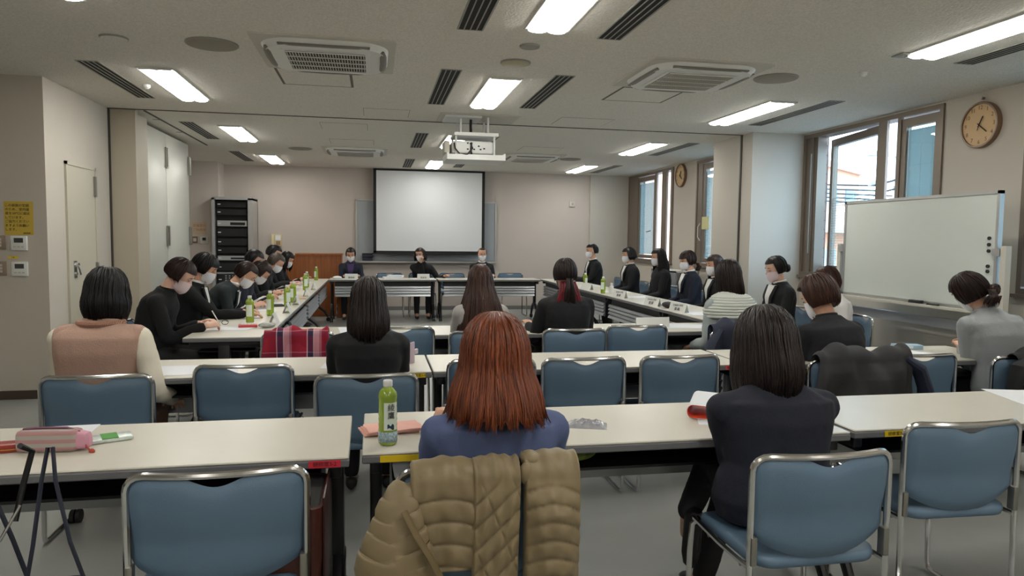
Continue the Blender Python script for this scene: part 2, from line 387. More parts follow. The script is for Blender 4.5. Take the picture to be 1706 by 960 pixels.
MB().loft([[(-3.3, -1.5, 3.5), (3.3, -1.5, 3.5), (3.3, 5.3, 3.5), (-3.3, 5.3, 3.5)], [(-3.0, 1.7, 4.6), (3.0, 1.7, 4.6), (3.0, 2.1, 4.6), (-3.0, 2.1, 4.6)]]).build('tiled_roof', mat('blue_tile', (70, 110, 170), .5), b, 0)
t = thing('utility_pole', 'grey utility pole with cables seen through the narrow window slot', 'pole', (10.6, 12.9, -4))
MB().tube([(0, 0, 0), (0, 0, 8.2)], [.16, .12], 12).build('pole', mat('concrete', (150, 148, 142), .8), t)
MB().box(-.8, .8, -.05, .05, 7.2, 7.3).box(-.7, .7, -.05, .05, 6.6, 6.7).build('crossarm', M['steel'], t)
for k in range(5): MB().tube([(-.6+.3*k, -6, 7.3-.1*k), (-.6+.3*k, 0, 6.6-.1*k), (-.6+.3*k, 7, 7.2-.1*k)], .02, 5).build('cable', M['dark'], t)

# ================================================================ ceiling fixtures
def place(L): return ['nearest the camera', 'second from the camera', 'third from the camera', 'last before the far wall']
def make_light():
    t = thing('ceiling_light', '', 'ceiling light')
    MB().box(-.14, .14, -.66, .66, -.010, -.0).build('frame', M['white'], t, 0)
    for s in (-.062, .062):
        MB().tube([(s, -.63, -.018), (s, .63, -.018)], .055, 10, .22).build('lamp_tube', M['tube'], t)
    for s in (-.66, .63):
        MB().box(-.12, .12, s, s+.03, -.018, -.01).build('socket', M['white'], t, 0)
    return t
L0 = make_light(); first = True
cols = {-1.71: 'left', 1.07: 'middle', 3.79: 'right'}
for X, nm in cols.items():
    for k, Y in enumerate((-2.2, .8, 3.82, 6.5 if X == 1.07 else 6.83, 9.8, 12.85)):
        lab = 'bright tube lamp of the %s ceiling row, %s' % (nm, ['by the rear wall', 'above the camera', 'nearest of the row in view', 'second of the row in view', 'third of the row in view', 'last of the row before the far wall'][k])
        if k == 2 and nm == 'left': lab = 'tube lamp of the left ceiling row, above the photo\'s top edge'
        if first: L0.location = (X, Y, ZC); L0['label'] = lab; L0['group'] = 'recessed ceiling tube lamps'; first = False
        else: dup(L0, (X, Y, ZC), 0, lab, 'recessed ceiling tube lamps')
def make_vent(L, wd=.16):
    t = thing('ceiling_vent', '', 'air vent')
    h = wd/2
    MB().box(-h, h, -L/2, L/2, -.003, 0).build('backing', M['dark'], t, 0)
    MB().box(-h-.004, -h+.006, -L/2, L/2, -.005, -.0).box(h-.006, h+.004, -L/2, L/2, -.005, 0).box(-h, h, -L/2-.012, -L/2, -.005, 0).box(-h, h, L/2, L/2+.012, -.005, 0).build('frame', M['vent'], t, 0)
    b = None
    for k in range(1, 4):
        x = -h+wd*k/4
        if b is None: b = MB().box(-.004, .004, -L/2, L/2, -.005, -.003).build('blade', M['vent'], t, 0); b.location = (x, 0, 0)
        else: share(b, loc=(x, 0, 0))
    return t
V0 = None
for X, nm, Ys in ((-2.16, 'left wall side', (3.8, 6.79, 9.72, 12.6)), (.60, 'centre left', (3.84, 6.41, 9.88, 12.9)), (1.52, 'centre right', (3.84, 6.39, 9.9, 12.6)), (4.25, 'window side', (3.85, 6.77, 9.8, 12.83))):
    for k, Y in enumerate(Ys):
        lab = 'slotted grey air vent in the %s ceiling row, %s' % (nm, ['nearest to the camera', 'second from the camera', 'third from the camera', 'farthest, by the far wall'][k])
        if V0 is None: V0 = make_vent(1.46); V0.location = (X, Y, ZC); V0['label'] = lab; V0['group'] = 'slotted ceiling vents'
        else: dup(V0, (X, Y, ZC), 0, lab, 'slotted ceiling vents')

def rrect(w, h, r, n=6):
    P = []
    for cx, cy, a0 in ((w/2-r, h/2-r, 0), (-w/2+r, h/2-r, 90), (-w/2+r, -h/2+r, 180), (w/2-r, -h/2+r, 270)):
        for k in range(n+1):
            a = R(a0+90*k/n); P.append((cx+r*math.cos(a), cy+r*math.sin(a)))
    return P
def slab(mb, P, z0, z1, s=1.0):
    mb.loft([[(x, y, z0) for x, y in P], [(x*s, y*s, z1) for x, y in P]]); return mb
def make_ac(label, loc, grille_dark):
    t = thing('ceiling_air_conditioner', label, 'air conditioner', loc, 0, 'ceiling air conditioners')
    slab(MB(), rrect(.96, .96, .02), 0, -.012).build('ceiling_panel', M['offwhite'], t)
    slab(MB(), rrect(.86, .86, .22), -.012, -.05, .93).build('body', M['white'], t)
    slab(MB(), rrect(.60, .58, .02), -.05, -.055).build('grille_frame', M['white'], t)
    MB().box(-.27, .27, -.26, .26, -.058, -.055).build('intake', mat('intake_dark', (44, 43, 42), .8) if grille_dark else M['spk'], t, 0)
    fin = None
    for k in range(28):
        if fin is None: fin = MB().box(-.0035, .0035, -.26, .26, -.062, -.058).build('grille_fin', M['offwhite'], t, 0); fin.location = (-.26, 0, 0)
        else: share(fin, loc=(-.26+.52*k/27, 0, 0))
    for k in range(5): MB().box(-.27, .27, -.26+.13*k-.005, -.26+.13*k+.005, -.064, -.058).build('grille_bar', M['white'], t, 0)
    for a in range(4):
        rot = Matrix.Rotation(R(90*a), 4, 'Z')
        q = [(-.30, .375, -.040), (-.2, .39, -.044), (0, .395, -.046), (.2, .39, -.044), (.30, .375, -.040)]
        MB().tube(q, .028, 8, .3).xf(rot).build('louvre', mat('louvre_grey', (120, 116, 108), .5), t)
    return t
make_ac('white four-way ceiling air conditioner with dark grille, at the upper left of the photo', (-.33, 5.42, ZC), True)
make_ac('white four-way ceiling air conditioner with pale grille, between the centre and window rows', (2.47, 5.40, ZC), False)
make_ac('smaller-looking far ceiling air conditioner left of the screen', (-.28, 11.25, ZC), True)
make_ac('far ceiling air conditioner right of the projector', (2.48, 11.3, ZC), False)
HB = [(-.475, 6.24, .60, .62, 1), (2.41, 6.24, .60, .60, 1), (.13, 7.78, .48, .46, 0), (-.3, 10.25, .6, .5, 0), (-.35, 8.85, .55, .5, 0), (2.3, 7.8, .6, .5, 0), (2.4, 10.3, .6, .5, 0)]
hl = ['ajar access hatch in the ceiling beside the left near air conditioner', 'ajar access hatch in the ceiling beside the right near air conditioner', 'closed thin-edged access hatch left of the projector, before the track', 'closed access hatch above the far left air conditioner', 'faint access hatch just beyond the ceiling track, left half', 'faint access hatch just before the ceiling track, right half', 'faint access hatch above the far right air conditioner']
for (x, y, a, b2, op), lab in zip(HB, hl):
    t = thing('access_hatch', lab, 'access hatch', (x, y, ZC))
    MB().box(-a/2, a/2, -b2/2, b2/2, -.002, 0).build('gap', mat('hatch_gap', (110, 106, 98), .9) if op else mat('hatch_line', (150, 146, 136), .9), t, 0)
    g = .022 if op else .006
    MB().box(-a/2+g, a/2-g, -b2/2+g, b2/2-g, -.0028, -.002).build('panel', M['ceil'], t, 0)
def disc(name, lab, cat, x, y, r, m, grp=None, h=.012):
    t = thing(name, lab, cat, (x, y, ZC), 0, grp)
    MB().lathe([(r, 0), (r, -h*.5), (r*.96, -h)], 32).build('rim', M['vent'], t)
    MB().lathe([(r*.93, -h), (r*.9, -h-.002)], 32).build('grille', m, t)
for x, y, lab in ((-1.10, 5.32, 'round grey speaker by the left near air conditioner'), (3.19, 5.33, 'round grey speaker by the right near air conditioner'), (-1.09, 11.2, 'round speaker by the far left air conditioner'), (3.17, 11.4, 'round speaker by the far right air conditioner')):
    disc('ceiling_speaker', lab, 'speaker', x, y, .175, M['spk'], 'round ceiling speakers')
disc('ceiling_cover', 'round beige ceiling cover next to the middle lamp row', 'cover', 1.045, 5.335, .115, mat('cover_beige', (178, 168, 140), .6))
disc('ceiling_cover', 'small pale round ceiling plate nearest the camera, right of centre', 'cover', 1.05, 4.86, .07, M['vent'])
disc('smoke_detector', 'flat white smoke detector at the upper left ceiling', 'smoke detector', -1.72, 5.31, .09, M['ceil'])
for x, y, lab in ((-1.98, 6.9, 'small white sensor beside the left lamp row'), (3.73, 5.0, 'small white sensor between the right speaker and window'), (-1.7, 13.2, 'small white sensor near the far left lamp')):
    t = thing('ceiling_sensor', lab, 'sensor', (x, y, ZC)); MB().lathe([(.035, 0), (.032, -.02), (.015, -.035)], 20).build('dome', M['white'], t)
t = thing('ceiling_cover', 'square grey ceiling plate beside the right near lamp', 'cover', (3.68, 4.47, ZC)); MB().rbox(-.08, .08, -.06, .06, -.01, 0, .003).build('plate', M['vent'], t)
t = thing('downlight', 'white round ceiling fitting by the right far window', 'ceiling fitting', (4.75, 9.3, ZC)); MB().lathe([(.10, 0), (.10, -.02), (.07, -.04)], 24).build('body', M['offwhite'], t)

# projector on its lift
t = thing('projector_lift', 'white projector lift frame hanging from the ceiling, two trays on rods', 'projector lift', (1.09, 7.8, ZC))
MB().box(-.40, .46, -.22, .34, -.010, 0).build('ceiling_plate', M['offwhite'], t, 0)
MB().box(-.34, .05, -.14, .26, -.03, -.01).build('mount_box', M['white'], t, 0)
MB().box(-.24, .24, -.10, .32, -.215, -.18).build('upper_tray', M['white'], t, 0)
MB().box(-.32, .32, -.10, .42, -.472, -.415).box(-.32, -.30, -.10, .42, -.415, -.40).box(.30, .32, -.10, .42, -.415, -.40).build('lower_tray', M['white'], t, 0)
for x in (-.17, .13):
    for y in (-.06, .25): MB().tube([(x, y, -.18), (x, y, -.01)], .011, 8).build('rod', M['white'], t)
for x in (-.22, .20):
    for y in (-.06, .30): MB().tube([(x, y, -.44), (x, y, -.2)], .011, 8).build('rod', M['white'], t)
MB().tube([(-.05, .0, -.01), (-.055, -.01, -.1), (-.05, 0, -.19)], .014, 8).build('cable', M['dark'], t)
t = thing('projector', 'white projector with connector panel and black cables on the lift tray', 'projector', (1.05, 7.92, 2.34))
MB().rbox(-.22, .23, -.17, .17, .015, .15, .02, 3).build('body', M['white'], t)
MB().rbox(-.30, -.24, -.12, .14, .02, .15, .01).build('filter_cover', M['offwhite'], t)
MB().cyl((.05, .17, .08), .05, .05, 20, 'Y').build('lens', M['dark'], t)
for x, z in ((-.05, .125), (-.02, .12), (-.05, .06), (.07, .095), (.09, .06), (.02, .06), (.13, .07)): MB().box(x-.01, x+.01, -.174, -.168, z-.007, z+.007).build('socket', M['dark'], t, 0)
MB().tube([(-.02, -.18, .12), (.0, -.20, .07), (-.06, -.22, .0), (-.14, -.21, .0), (-.19, -.20, .06), (-.2, -.19, .12)], .008, 6).build('cable', M['rubber'], t)
MB().tube([(-.01, -.18, .13), (-.02, -.2, .04), (.0, -.19, -.02), (.02, -.19, -.01)], .011, 6).build('cable', M['rubber'], t)
MB().sph((0, 0, .0), .01).build('foot', M['dark'], t)

# ================================================================ wall-mounted things
t = thing('projection_screen', 'large white pull-down projection screen with black border, at the far wall', 'screen', (1.065, 13.95, 1.13))
MB().box(-1.03, 1.03, -.003, .003, .04, 1.60).build('surface', M['screen'], t, 0)
MB().box(-1.08, -1.025, -.006, .006, 0, 1.62).box(1.025, 1.08, -.006, .006, 0, 1.62).box(-1.08, 1.08, -.006, .006, 0, .045).box(-1.08, 1.08, -.006, .006, 1.585, 1.62).build('border', M['rubber'], t, 0)
MB().box(-1.1, 1.1, -.02, .02, -.02, .005).build('weight_bar', M['rubber'], t, 0)
t = thing('wall_whiteboard', 'wide grey wall-mounted board behind the projection screen', 'whiteboard', (1.03, YB, .94))
MB().box(-1.36, 1.36, -.03, 0, .04, 1.20).build('board', M['gboard'], t, 0)
MB().box(-1.38, -1.355, -.045, 0, .02, 1.22).box(1.355, 1.38, -.045, 0, .02, 1.22).box(-1.38, 1.38, -.045, 0, 1.20, 1.225).build('frame', M['alu'], t, 0)
MB().box(-1.38, 1.38, -.11, 0, 0, .035).build('tray', M['alu'], t, 0)
for z in (0, .075):
    t = thing('board_eraser', 'dark blue eraser on the board tray, %s' % ('lower of the pair' if z == 0 else 'stacked on the other'), 'eraser', (-.13, YB-.075, .975+z), 0)
    MB().rbox(-.10, .10, -.03, .03, 0, .05, .008).build('body', mat('eraser_blue', (36, 42, 66), .6), t)
    MB().box(-.10, .10, -.03, .03, .05, .072).build('felt', M['dark'], t, 0)
# AV rack
t = thing('equipment_rack', 'grey audio visual rack cabinet with glass front and stacked black units', 'rack', (-2.48, 13.72, 0))
MB().box(-.35, -.30, -.3, .3, 0, 2.1).box(.26, .34, -.3, .3, 0, 2.1).box(-.35, .34, -.3, .3, 2.07, 2.12).box(-.35, .34, -.3, .3, 0, .08).box(-.35, .34, .26, .3, 0, 2.1).build('cabinet', M['alu'], t, 0)
MB().box(-.30, .26, -.18, -.12, .1, 2.07).build('interior', M['dark'], t, 0)
unitm = [(1.94, 2.04, 'dark'), (1.80, 1.90, 'dark'), (1.60, 1.70, 'alu'), (1.42, 1.56, 'black'), (1.26, 1.38, 'black'), (1.12, 1.22, 'dark'), (.99, 1.07, 'alu'), (.80, .94, 'black'), (.55, .74, 'black'), (.3, .5, 'black')]
for i, (z0, z1, m) in enumerate(unitm):
    o = MB().box(-.27, .23, -.24, -.17, z0, z1).build('rack_unit', M[m], t, 0)
    MB().box(-.26, -.21, -.246, -.24, (z0+z1)/2-.008, (z0+z1)/2+.008).build('indicator', M['white'], o, 0)
    if m == 'alu': MB().box(-.05, .2, -.246, -.24, z0+.02, z1-.03).build('display', M['dark'], o, 0)
for r in range(4):
    for c in range(5):
        MB().box(-.15+c*.06, -.12+c*.06, -.247, -.24, .58+r*.04, .60+r*.04).build('knob', M['alu'], t, 0)
MB().box(-.30, .26, -.22, -.16, .745, .775).build('shelf', M['alu'], t, 0)
# wall phone
t = thing('wall_phone', 'beige wall telephone beside the rack', 'telephone', (-1.82, YB, 1.24))
MB().rbox(-.10, .09, -.05, 0, 0, .23, .008).build('body', M['beige'], t)
MB().rbox(-.10, -.045, -.085, -.05, .01, .22, .012).build('handset', mat('beige_light', (210, 196, 156), .5), t)
MB().box(-.02, .075, -.054, -.05, .12, .21).build('card', M['paper'], t, 0)
MB().box(-.01, .07, -.056, -.05, .02, .10).build('keypad', mat('brownish', (150, 120, 90), .6), t, 0)
MB().tube([(-.07, -.06, .01), (-.08, -.05, -.08), (-.04, -.04, -.12), (.0, -.03, -.03)], .006, 6).build('cord', M['dark'], t)
t = thing('wall_box', 'small white square box high on the far wall, right', 'switch box', (3.99, YB, 2.10)); MB().rbox(-.06, .06, -.03, 0, 0, .12, .006).build('cover', M['offwhite'], t)
MB().box(-.02, .02, -.034, -.03, .04, .08).build('dial', M['vent'], t, 0)
# far left wall: switch, thermostat, notice
YL = 13.62
t = thing('wall_switch', 'small framed light switch on the far left wall', 'switch', (-3.16, YL, 1.29)); MB().rbox(-.05, .05, -.015, 0, 0, .12, .004).build('plate', mat('brown_plate', (120, 92, 76), .5), t); MB().box(-.025, .025, -.02, -.01, .03, .09).build('rocker', M['offwhite'], t, 0)
t = thing('thermostat', 'white thermostat on the far left wall beside the switch', 'thermostat', (-3.0, YL, 1.28)); MB().rbox(-.07, .07, -.025, 0, 0, .13, .005).build('body', M['offwhite'], t); MB().box(-.03, .03, -.028, -.02, .06, .11).build('display', M['dark'], t, 0)
t = thing('wall_notice', 'faded orange-lettered notice on the far left wall', 'notice', (-3.08, YL, 1.45)); MB().box(-.13, .13, -.003, 0, 0, .22).build('sheet', mat('faded_paper', (196, 176, 150), .8), t, 0)
for i, s in enumerate(('会議室の', 'ご利用中')): text('lettering', s, .055, mat('faded_ink', (170, 110, 60), .7), t, (0, -.005, .155-.08*i))
# near left wall: yellow notice, two thermostats, two switches, small tag
YF = 6.744
t = thing('wall_notice', 'yellow handwritten-style notice above the thermostats on the near left wall', 'notice', (-2.965, YF, 1.415))
MB().box(-.112, .112, -.002, 0, 0, .285).build('sheet', mat('yellow_paper', (206, 176, 72), .8), t, 0)
for i, s in enumerate(('　この部屋の空調', 'のため、室内温', '度を20℃に設定', 'しています。', 'ご協力ください', 'ますようお願い', 'します。')):
    o = text('lettering', s, .0265, M['ink'], t, (-.10, -.004, .250-.034*i))
    if o:
        xs = [v.co.x for v in o.data.vertices]; o.location.x = -.10-min(xs)
text('lettering', '施設管理', .014, M['ink'], t, (.06, -.004, .015))
for z, l in ((1.285, 'upper white thermostat just below the yellow notice'), (1.065, 'lower white thermostat under the small yellow tag')):
    t = thing('thermostat', l, 'thermostat', (-2.965, YF, z)); MB().rbox(-.062, .062, -.022, 0, 0, .122, .004).build('body', M['white'], t)
    MB().box(-.035, .035, -.0235, -.02, .065, .105).build('display', mat('lcd', (64, 66, 62), .3), t, 0)
    for k in range(3): MB().box(-.04+.03*k, -.02+.03*k, -.025, -.02, .025, .035).build('button', M['offwhite'], t, 0)
for z, l in ((1.29, 'upper framed light switch left of the thermostats'), (1.07, 'lower framed light switch left of the thermostats')):
    t = thing('wall_switch', l, 'switch', (-3.13, YF, z)); MB().rbox(-.06, .06, -.012, 0, 0, .12, .004).build('plate', mat('switch_plate', (150, 130, 112), .5), t)
    for k in range(3): MB().box(-.03, .03, -.016, -.01, .025+.026*k, .045+.026*k).build('rocker', M['offwhite'], t, 0)
t = thing('label_tag', 'tiny yellow tag between the two near thermostats', 'label', (-3.02, YF, 1.215)); MB().box(-.04, .04, -.002, 0, 0, .018).build('sheet', M['yellow'], t, 0)
text('lettering', '空調', .012, M['ink'], t, (0, -.004, .009))
# clocks on the window wall (face toward -X)
WX = Matrix(((0, 0, -1), (-1, 0, 0), (0, 1, 0)))                     # lettering on the right wall, read from the room
def clock(label, y, z, r):
    t = thing('wall_clock', label, 'clock', (XR, y, z))
    rot = Matrix(((0, 0, -1), (-1, 0, 0), (0, 1, 0))).to_4x4()
    MB().lathe([(r, 0), (r, .035), (r*.97, .045), (r*.9, .045), (r*.9, .03)], 48).xf(rot).build('rim', mat('clock_rim', (120, 92, 66), .35), t)
    MB().lathe([(r*.93, .02), (r*.92, .032)], 48).xf(rot).build('dial', mat('clock_dial', (206, 170, 120), .5), t)
    for k in range(1, 13):
        a = R(90-30*k); p = rot.to_3x3() @ Vector((r*.74*math.cos(a), r*.74*math.sin(a), .034))
        text('numeral', str(k), r*.25, mat('clock_ink', (92, 60, 36), .5), t, p, WX)
    for a, L, wd in ((R(90-30*4-10), r*.52, .008), (R(62), r*.40, .006), (R(90+160), r*.25, .004)):
        d = Vector((math.cos(a), math.sin(a), 0)); pr = [d*-.02, d*L]
        MB().tube([rot.to_3x3() @ (Vector((0, 0, .04))+p) for p in pr], wd, 4, .3).build('hand', M['ink'], t)
    MB().cyl((0, 0, r+.03), .012, .03, 10, 'X').xf(Matrix.Translation((-.03, 0, 0))).build('hook', M['steel'], t)
clock('round wooden wall clock beside the near window, upper right', 5.365, 2.467, .20)
clock('round wooden wall clock between the two far windows', 11.53, 2.555, .20)
# notes on the far blind window
t = thing('paper_note', 'pale yellow note stuck on the far blind window', 'note', (XR-.025, 10.55, 1.62)); MB().box(-.002, .002, -.12, .12, 0, .2).build('sheet', mat('note_yellow', (206, 200, 150), .8), t, 0)

# wood cabinet (lectern) at the far left
t = thing('wooden_cabinet', 'wood-veneer cabinet standing behind the far left table corner', 'cabinet', (-.98, 13.35, 0))
MB().box(-.38, .40, -.25, .25, .0, 1.10).build('body', M['wood'], t, 0)
MB().box(-.40, .42, -.27, .27, 1.10, 1.13).build('top', M['wood'], t, 0)
MB().loft([[(-.38, -.25, 0), (-.38, .25, 0), (-.38, .25, 1.10), (-.38, -.25, 1.10)], [(-.66, -.10, 0), (-.66, .25, 0), (-.66, .25, 1.07), (-.66, -.10, 1.07)]]).build('side_wing', M['wood'], t, 0)
t = thing('low_cabinet', 'low dark wooden box standing behind the curved table feet', 'cabinet', (-.45, 13.0, 0))
MB().box(-.18, .10, -.15, .2, 0, .72).build('body', M['wood'], t, 0)
MB().box(-.19, .11, -.16, .21, .72, .74).build('top', M['wood'], t, 0)

# rolling whiteboard on the right
t = thing('rolling_whiteboard', 'large white mobile whiteboard standing in front of the window wall', 'whiteboard', (4.75, 5.6, 0))
MB().box(-.012, .012, -.90, .90, .93, 1.83).build('board', M['wboard'], t, 0)
MB().box(-.02, .02, -.92, .92, 1.825, 1.85).box(-.02, .02, -.92, .92, .91, .93).box(-.02, .02, .895, .92, .91, 1.85).box(-.02, .02, -.92, -.895, .91, 1.85).build('frame', M['alu'], t, 0)
MB().box(-.09, -.02, -.90, .90, .885, .905).build('tray', M['offwhite'], t, 0)
MB().box(-.03, .03, -.9, .9, .72, .80).build('crossbar', M['grey'], t, 0)
for s in (-1, 1):
    MB().box(-.025, .025, s*.98-.025, s*.98+.025, .08, 1.42).build('post', M['offwhite'], t, 0)
    MB().rbox(-.30, .30, s*.98-.03, s*.98+.03, .06, .11, .01).build('foot', M['grey'], t)
    for q in (-.27, .27): MB().cyl((q, s*.98-.012, .03), .03, .024, 14, 'Y').build('caster', M['rubber'], t)
    MB().box(-.03, .03, s*.93-.02, s*.93+.05, 1.34, 1.40).build('pivot', M['alu'], t, 0)
for z, ml in ((1.48, 'topmost black magnet of the upper three at the whiteboard edge'), (1.43, 'middle black magnet of the upper three at the whiteboard edge'), (1.38, 'lowest black magnet of the upper three at the whiteboard edge'), (1.26, 'upper small magnet of the lower pair at the whiteboard edge'), (1.22, 'lower small magnet of the lower pair at the whiteboard edge')):
    o = tag(MB().lathe([(.014, 0), (.014, .012)], 14).xf(Matrix.Rotation(-PI/2, 4, 'Y')).xf(Matrix.Translation((4.738, 4.76, z))).build('magnet', M['ink'], None), ml, 'magnet', 'black magnets at the whiteboard edge')
t = thing('board_eraser', 'black eraser lying on the mobile whiteboard tray', 'eraser', (4.695, 5.45, .905)); MB().rbox(-.02, .02, -.07, .07, 0, .03, .005).build('body', M['ink'], t); MB().box(-.02, .02, -.07, .07, .0, .006).build('felt', M['grey'], t, 0)
t = thing('marker_pen', 'dark marker on the mobile whiteboard tray', 'marker', (4.695, 5.25, .913)); MB().tube([(0, -.06, 0), (0, .05, 0)], .008, 8).build('barrel', M['ink'], t); MB().tube([(0, .05, 0), (0, .07, 0)], .0085, 8).build('cap', M['rubber'], t)
# shelf unit under the far windows
t = thing('low_shelf', 'low grey metal shelf with papers under the far windows', 'shelf', (4.85, 10.95, 0))
MB().box(-.2, -.18, -.5, .5, 0, .95).box(.18, .2, -.5, .5, 0, .95).build('upright', M['grey'], t, 0)
for z in (.2, .45, .7, .93): MB().box(-.2, .2, -.5, .5, z, z+.02).build('shelf_board', M['offwhite'], t, 0)
# ================================================================ tables
TH = .72
def make_table():
    """folding conference table: users sit on its -Y side"""
    t = thing('conference_table', '', 'table')
    MB().rbox(-.9, .9, -.275, .275, TH-.008, TH, .003, 1).build('tabletop', M['top'], t)
    MB().rbox(-.901, .901, -.277, .277, TH-.034, TH-.008, .004, 1).build('edge_band', M['edge'], t)
    MB().box(-.80, .80, -.20, .20, .60, .61).box(-.80, .80, .19, .2, .61, .67).box(-.80, .80, -.03, .0, .63, .68).build('shelf', M['black'], t, 0)
    P = [(.222, .605), (.236, .600), (.246, .572), (.224, .568), (.224, .560), (.236, .555), (.246, .530), (.224, .526), (.224, .518), (.236, .512), (.246, .484), (.224, .480), (.224, .470), (.236, .462), (.250, .432), (.216, .425), (.216, .60)]
    mp = MB(); mp.loft([[(x, y, z) for y, z in P] for x in (-.80, .80)]); mp.build('modesty_panel', M['grey'], t, 20)
    for s in (-1, 1):
        MB().rbox(s*.855-.022, s*.855+.022, -.05, .03, .26, .66, .008).build('post', M['black'], t)
        MB().rbox(s*.855-.02, s*.855+.02, -.24, .24, .64, .685, .006).build('top_rail', M['black'], t)
        pts = [(s*.855, -.25, .075), (s*.855, -.20, .16), (s*.855, -.12, .24), (s*.855, -.02, .285), (s*.855, .10, .25), (s*.855, .20, .17), (s*.855, .26, .075)]
        f = MB().tube(pts, [.020, .022, .026, .03, .026, .022, .020], 10).build('leg', M['black'], t)
        for y in (-.25, .26): MB().cyl((s*.855-.022, y, .033), .033, .018, 16, 'X').cyl((s*.855+.006, y, .033), .033, .018, 16, 'X').build('caster', M['rubber'], f)
    return t
T0 = None
def table(x, y, rz, label, grp):
    global T0
    if T0 is None: T0 = make_table(); T0.location = (x, y, 0); T0.rotation_euler = (0, 0, R(rz)); T0['label'] = label; T0['group'] = grp; return T0
    return dup(T0, (x, y, 0), rz, label, grp)
gA, gB, gC = 'front-row tables nearest the camera', 'second-row tables', 'third-row tables'
def ticket(tb, x, m, s, w=.1):
    o = MB().box(x-w/2, x+w/2, -.2795, -.2765, TH-.030, TH-.008).build('number_label', m, tb, 0)
    text('lettering', s, .017, M['ink'], o, (x, -.2802, TH-.019))
tA1 = table(-.985, 2.575, 0.6, 'near left table with the striped pencil case on it', gA)
tA2 = table(.86, 2.61, 0, 'near centre table with the green tea bottle and pink cloth', gA)
tA3 = table(2.69, 2.63, 0, 'near right table ending behind the empty blue chair at the right edge', gA)
tB1 = table(-.60, 4.03, 0, 'second-row left table with the beige vest woman behind its left end', gB)
tB2 = table(1.21, 4.03, 0, 'second-row centre table with two empty blue chairs pushed up to it', gB)
tB3 = table(3.03, 4.0, -.5, 'second-row right table where the grey sweater woman leans', gB)
tC1 = table(.21, 5.47, 0, 'third-row left table with the orange pouch on it', gC)
tC2 = table(2.01, 5.47, 0, 'third-row right table with the tilted white card stand', gC)
ticket(tA1, .825, M['red'], '研修室3-2'); ticket(tA2, -.77, M['yellow'], '', .145); ticket(tA3, -.72, M['yellow'], '研修室3-4')
ticket(tB1, .83, M['yellow'], '研修室3-4', .075); ticket(tB2, .83, M['red'], '研修室3-5', .085); ticket(tB3, -.82, M['yellow'], '研修室3-6', .09)
for k in range(4):
    table(-1.03, 6.12+1.8*k, -90, 'table of the left side column, %s' % ['nearest to the third row', 'second going back', 'third going back', 'farthest, by the wooden cabinet'][k], 'left side column of tables')
for k in range(4):
    table(3.21, 6.12+1.8*k, 90, 'table of the right side column, %s' % ['nearest, before the woman with the hair bun', 'second going back', 'third going back', 'farthest, by the suited man'][k], 'right side column of tables')
table(.15, 12.44, 180, 'head table at the far side, left one with the stack of papers', 'head tables by the screen')
table(1.98, 12.44, 180, 'head table at the far side, right one under the screen', 'head tables by the screen')

# ================================================================ chairs
def chair_back_mesh():
    nx, nz = 56, 15; W = .231
    F, B = [], []
    def top(x):
        a = abs(x); z = .774
        if a > W-.05: z -= .05-math.sqrt(max(0, .05**2-(a-(W-.05))**2))
        if a < .088: z -= .026*(.5+.5*math.cos(PI*a/.088))**.75
        return z
        return z
    def bot(x):
        a = abs(x)/W; z = .452+.072*a**2.2
        if a > .9: z += .018*((a-.9)/.1)**2
        return z
    P = []
    for side in (1, -1):
        G = []
        for j in range(nz+1):
            v = j/nz; row = []
            for i in range(nx+1):
                x = -W+2*W*i/nx; z0, z1 = bot(x), top(x); z = z0+(z1-z0)*v
                e = min(1, min(i, nx-i)/4.0, min(j, nz-j)/1.8+0.0)
                th = .016*math.sqrt(max(0, e)) if side > 0 else -.014*math.sqrt(max(0, e))
                yb = -.245+.042*(x/W)**2+.045*max(0, (.62-z))/.17*.6 - .012*(z-.6)
                lum = .012*math.exp(-((z-.60)/.06)**2)
                row.append((x, yb+th+lum, z))
            G.append(row)
        P.append(G)
    return P
def make_chair():
    t = thing('stacking_chair', '', 'chair')
    P = chair_back_mesh(); mb = MB(); mb.grid(P[0]); mb.grid([r[::-1] for r in P[1]])
    mb.build('backrest', M['blue'], t, 180)
    W = .236
    def yb(x, z): return -.245+.042*(x/W)**2-.012*(z-.6)
    path = [(W-.03, .20, .425), (W-.012, .215, .40), (W-.005, .215, .3), (W, .215, .05), (W, .205, .02), (W, .17, .012), (W, -.17, .012), (W, -.205, .02), (W, -.213, .05), (W, -.205, .45), (W, yb(W, .72), .70), (W, yb(W, .74), .735)]
    for k in range(1, 5):
        a = PI/2*k/4; x = W-.05+.05*math.cos(a); path.append((x, yb(x, .76), .735+.046*math.sin(a)))
    for k in range(1, 8): x = (W-.05)*(1-k/7.5); path.append((x, yb(x, .78), .781))
    full = path+[(0, yb(0, .78), .781)]+[(-x, y, z) for x, y, z in path[::-1]]
    MB().tube(full, .0105, 8, 1.0, (0, 1, 0)).build('frame', M['chrome'], t)
    mb = MB()                                                    # seat pad
    rings = []
    for z, s in ((.415, .93), (.42, .985), (.435, 1.0), (.448, .985), (.454, .93)):
        rings.append([(x*s, (y)*s+.0, z+.008*(abs(x)/.22)**2-.01*max(0, y/.22)**3) for x, y in rrect(.44, .43, .07)])
    mb.loft(rings); mb.build('seat', M['blue'], t, 60)
    for s in (-1, 1):
        MB().tube([(s*.225, .20, .428), (s*.228, .0, .42), (s*.232, -.207, .425)], .009, 6).build('seat_rail', M['chrome'], t)
        MB().rbox(s*.228-.012, s*.228+.008, -.222, -.19, .44, .53, .004).build('bracket', M['steel'], t)
    MB().tube([(-.22, .1, .405), (.22, .1, .405)], .009, 6).tube([(-.22, -.12, .405), (.22, -.12, .405)], .009, 6).build('cross_bar', M['steel'], t)
    return t
C0 = None
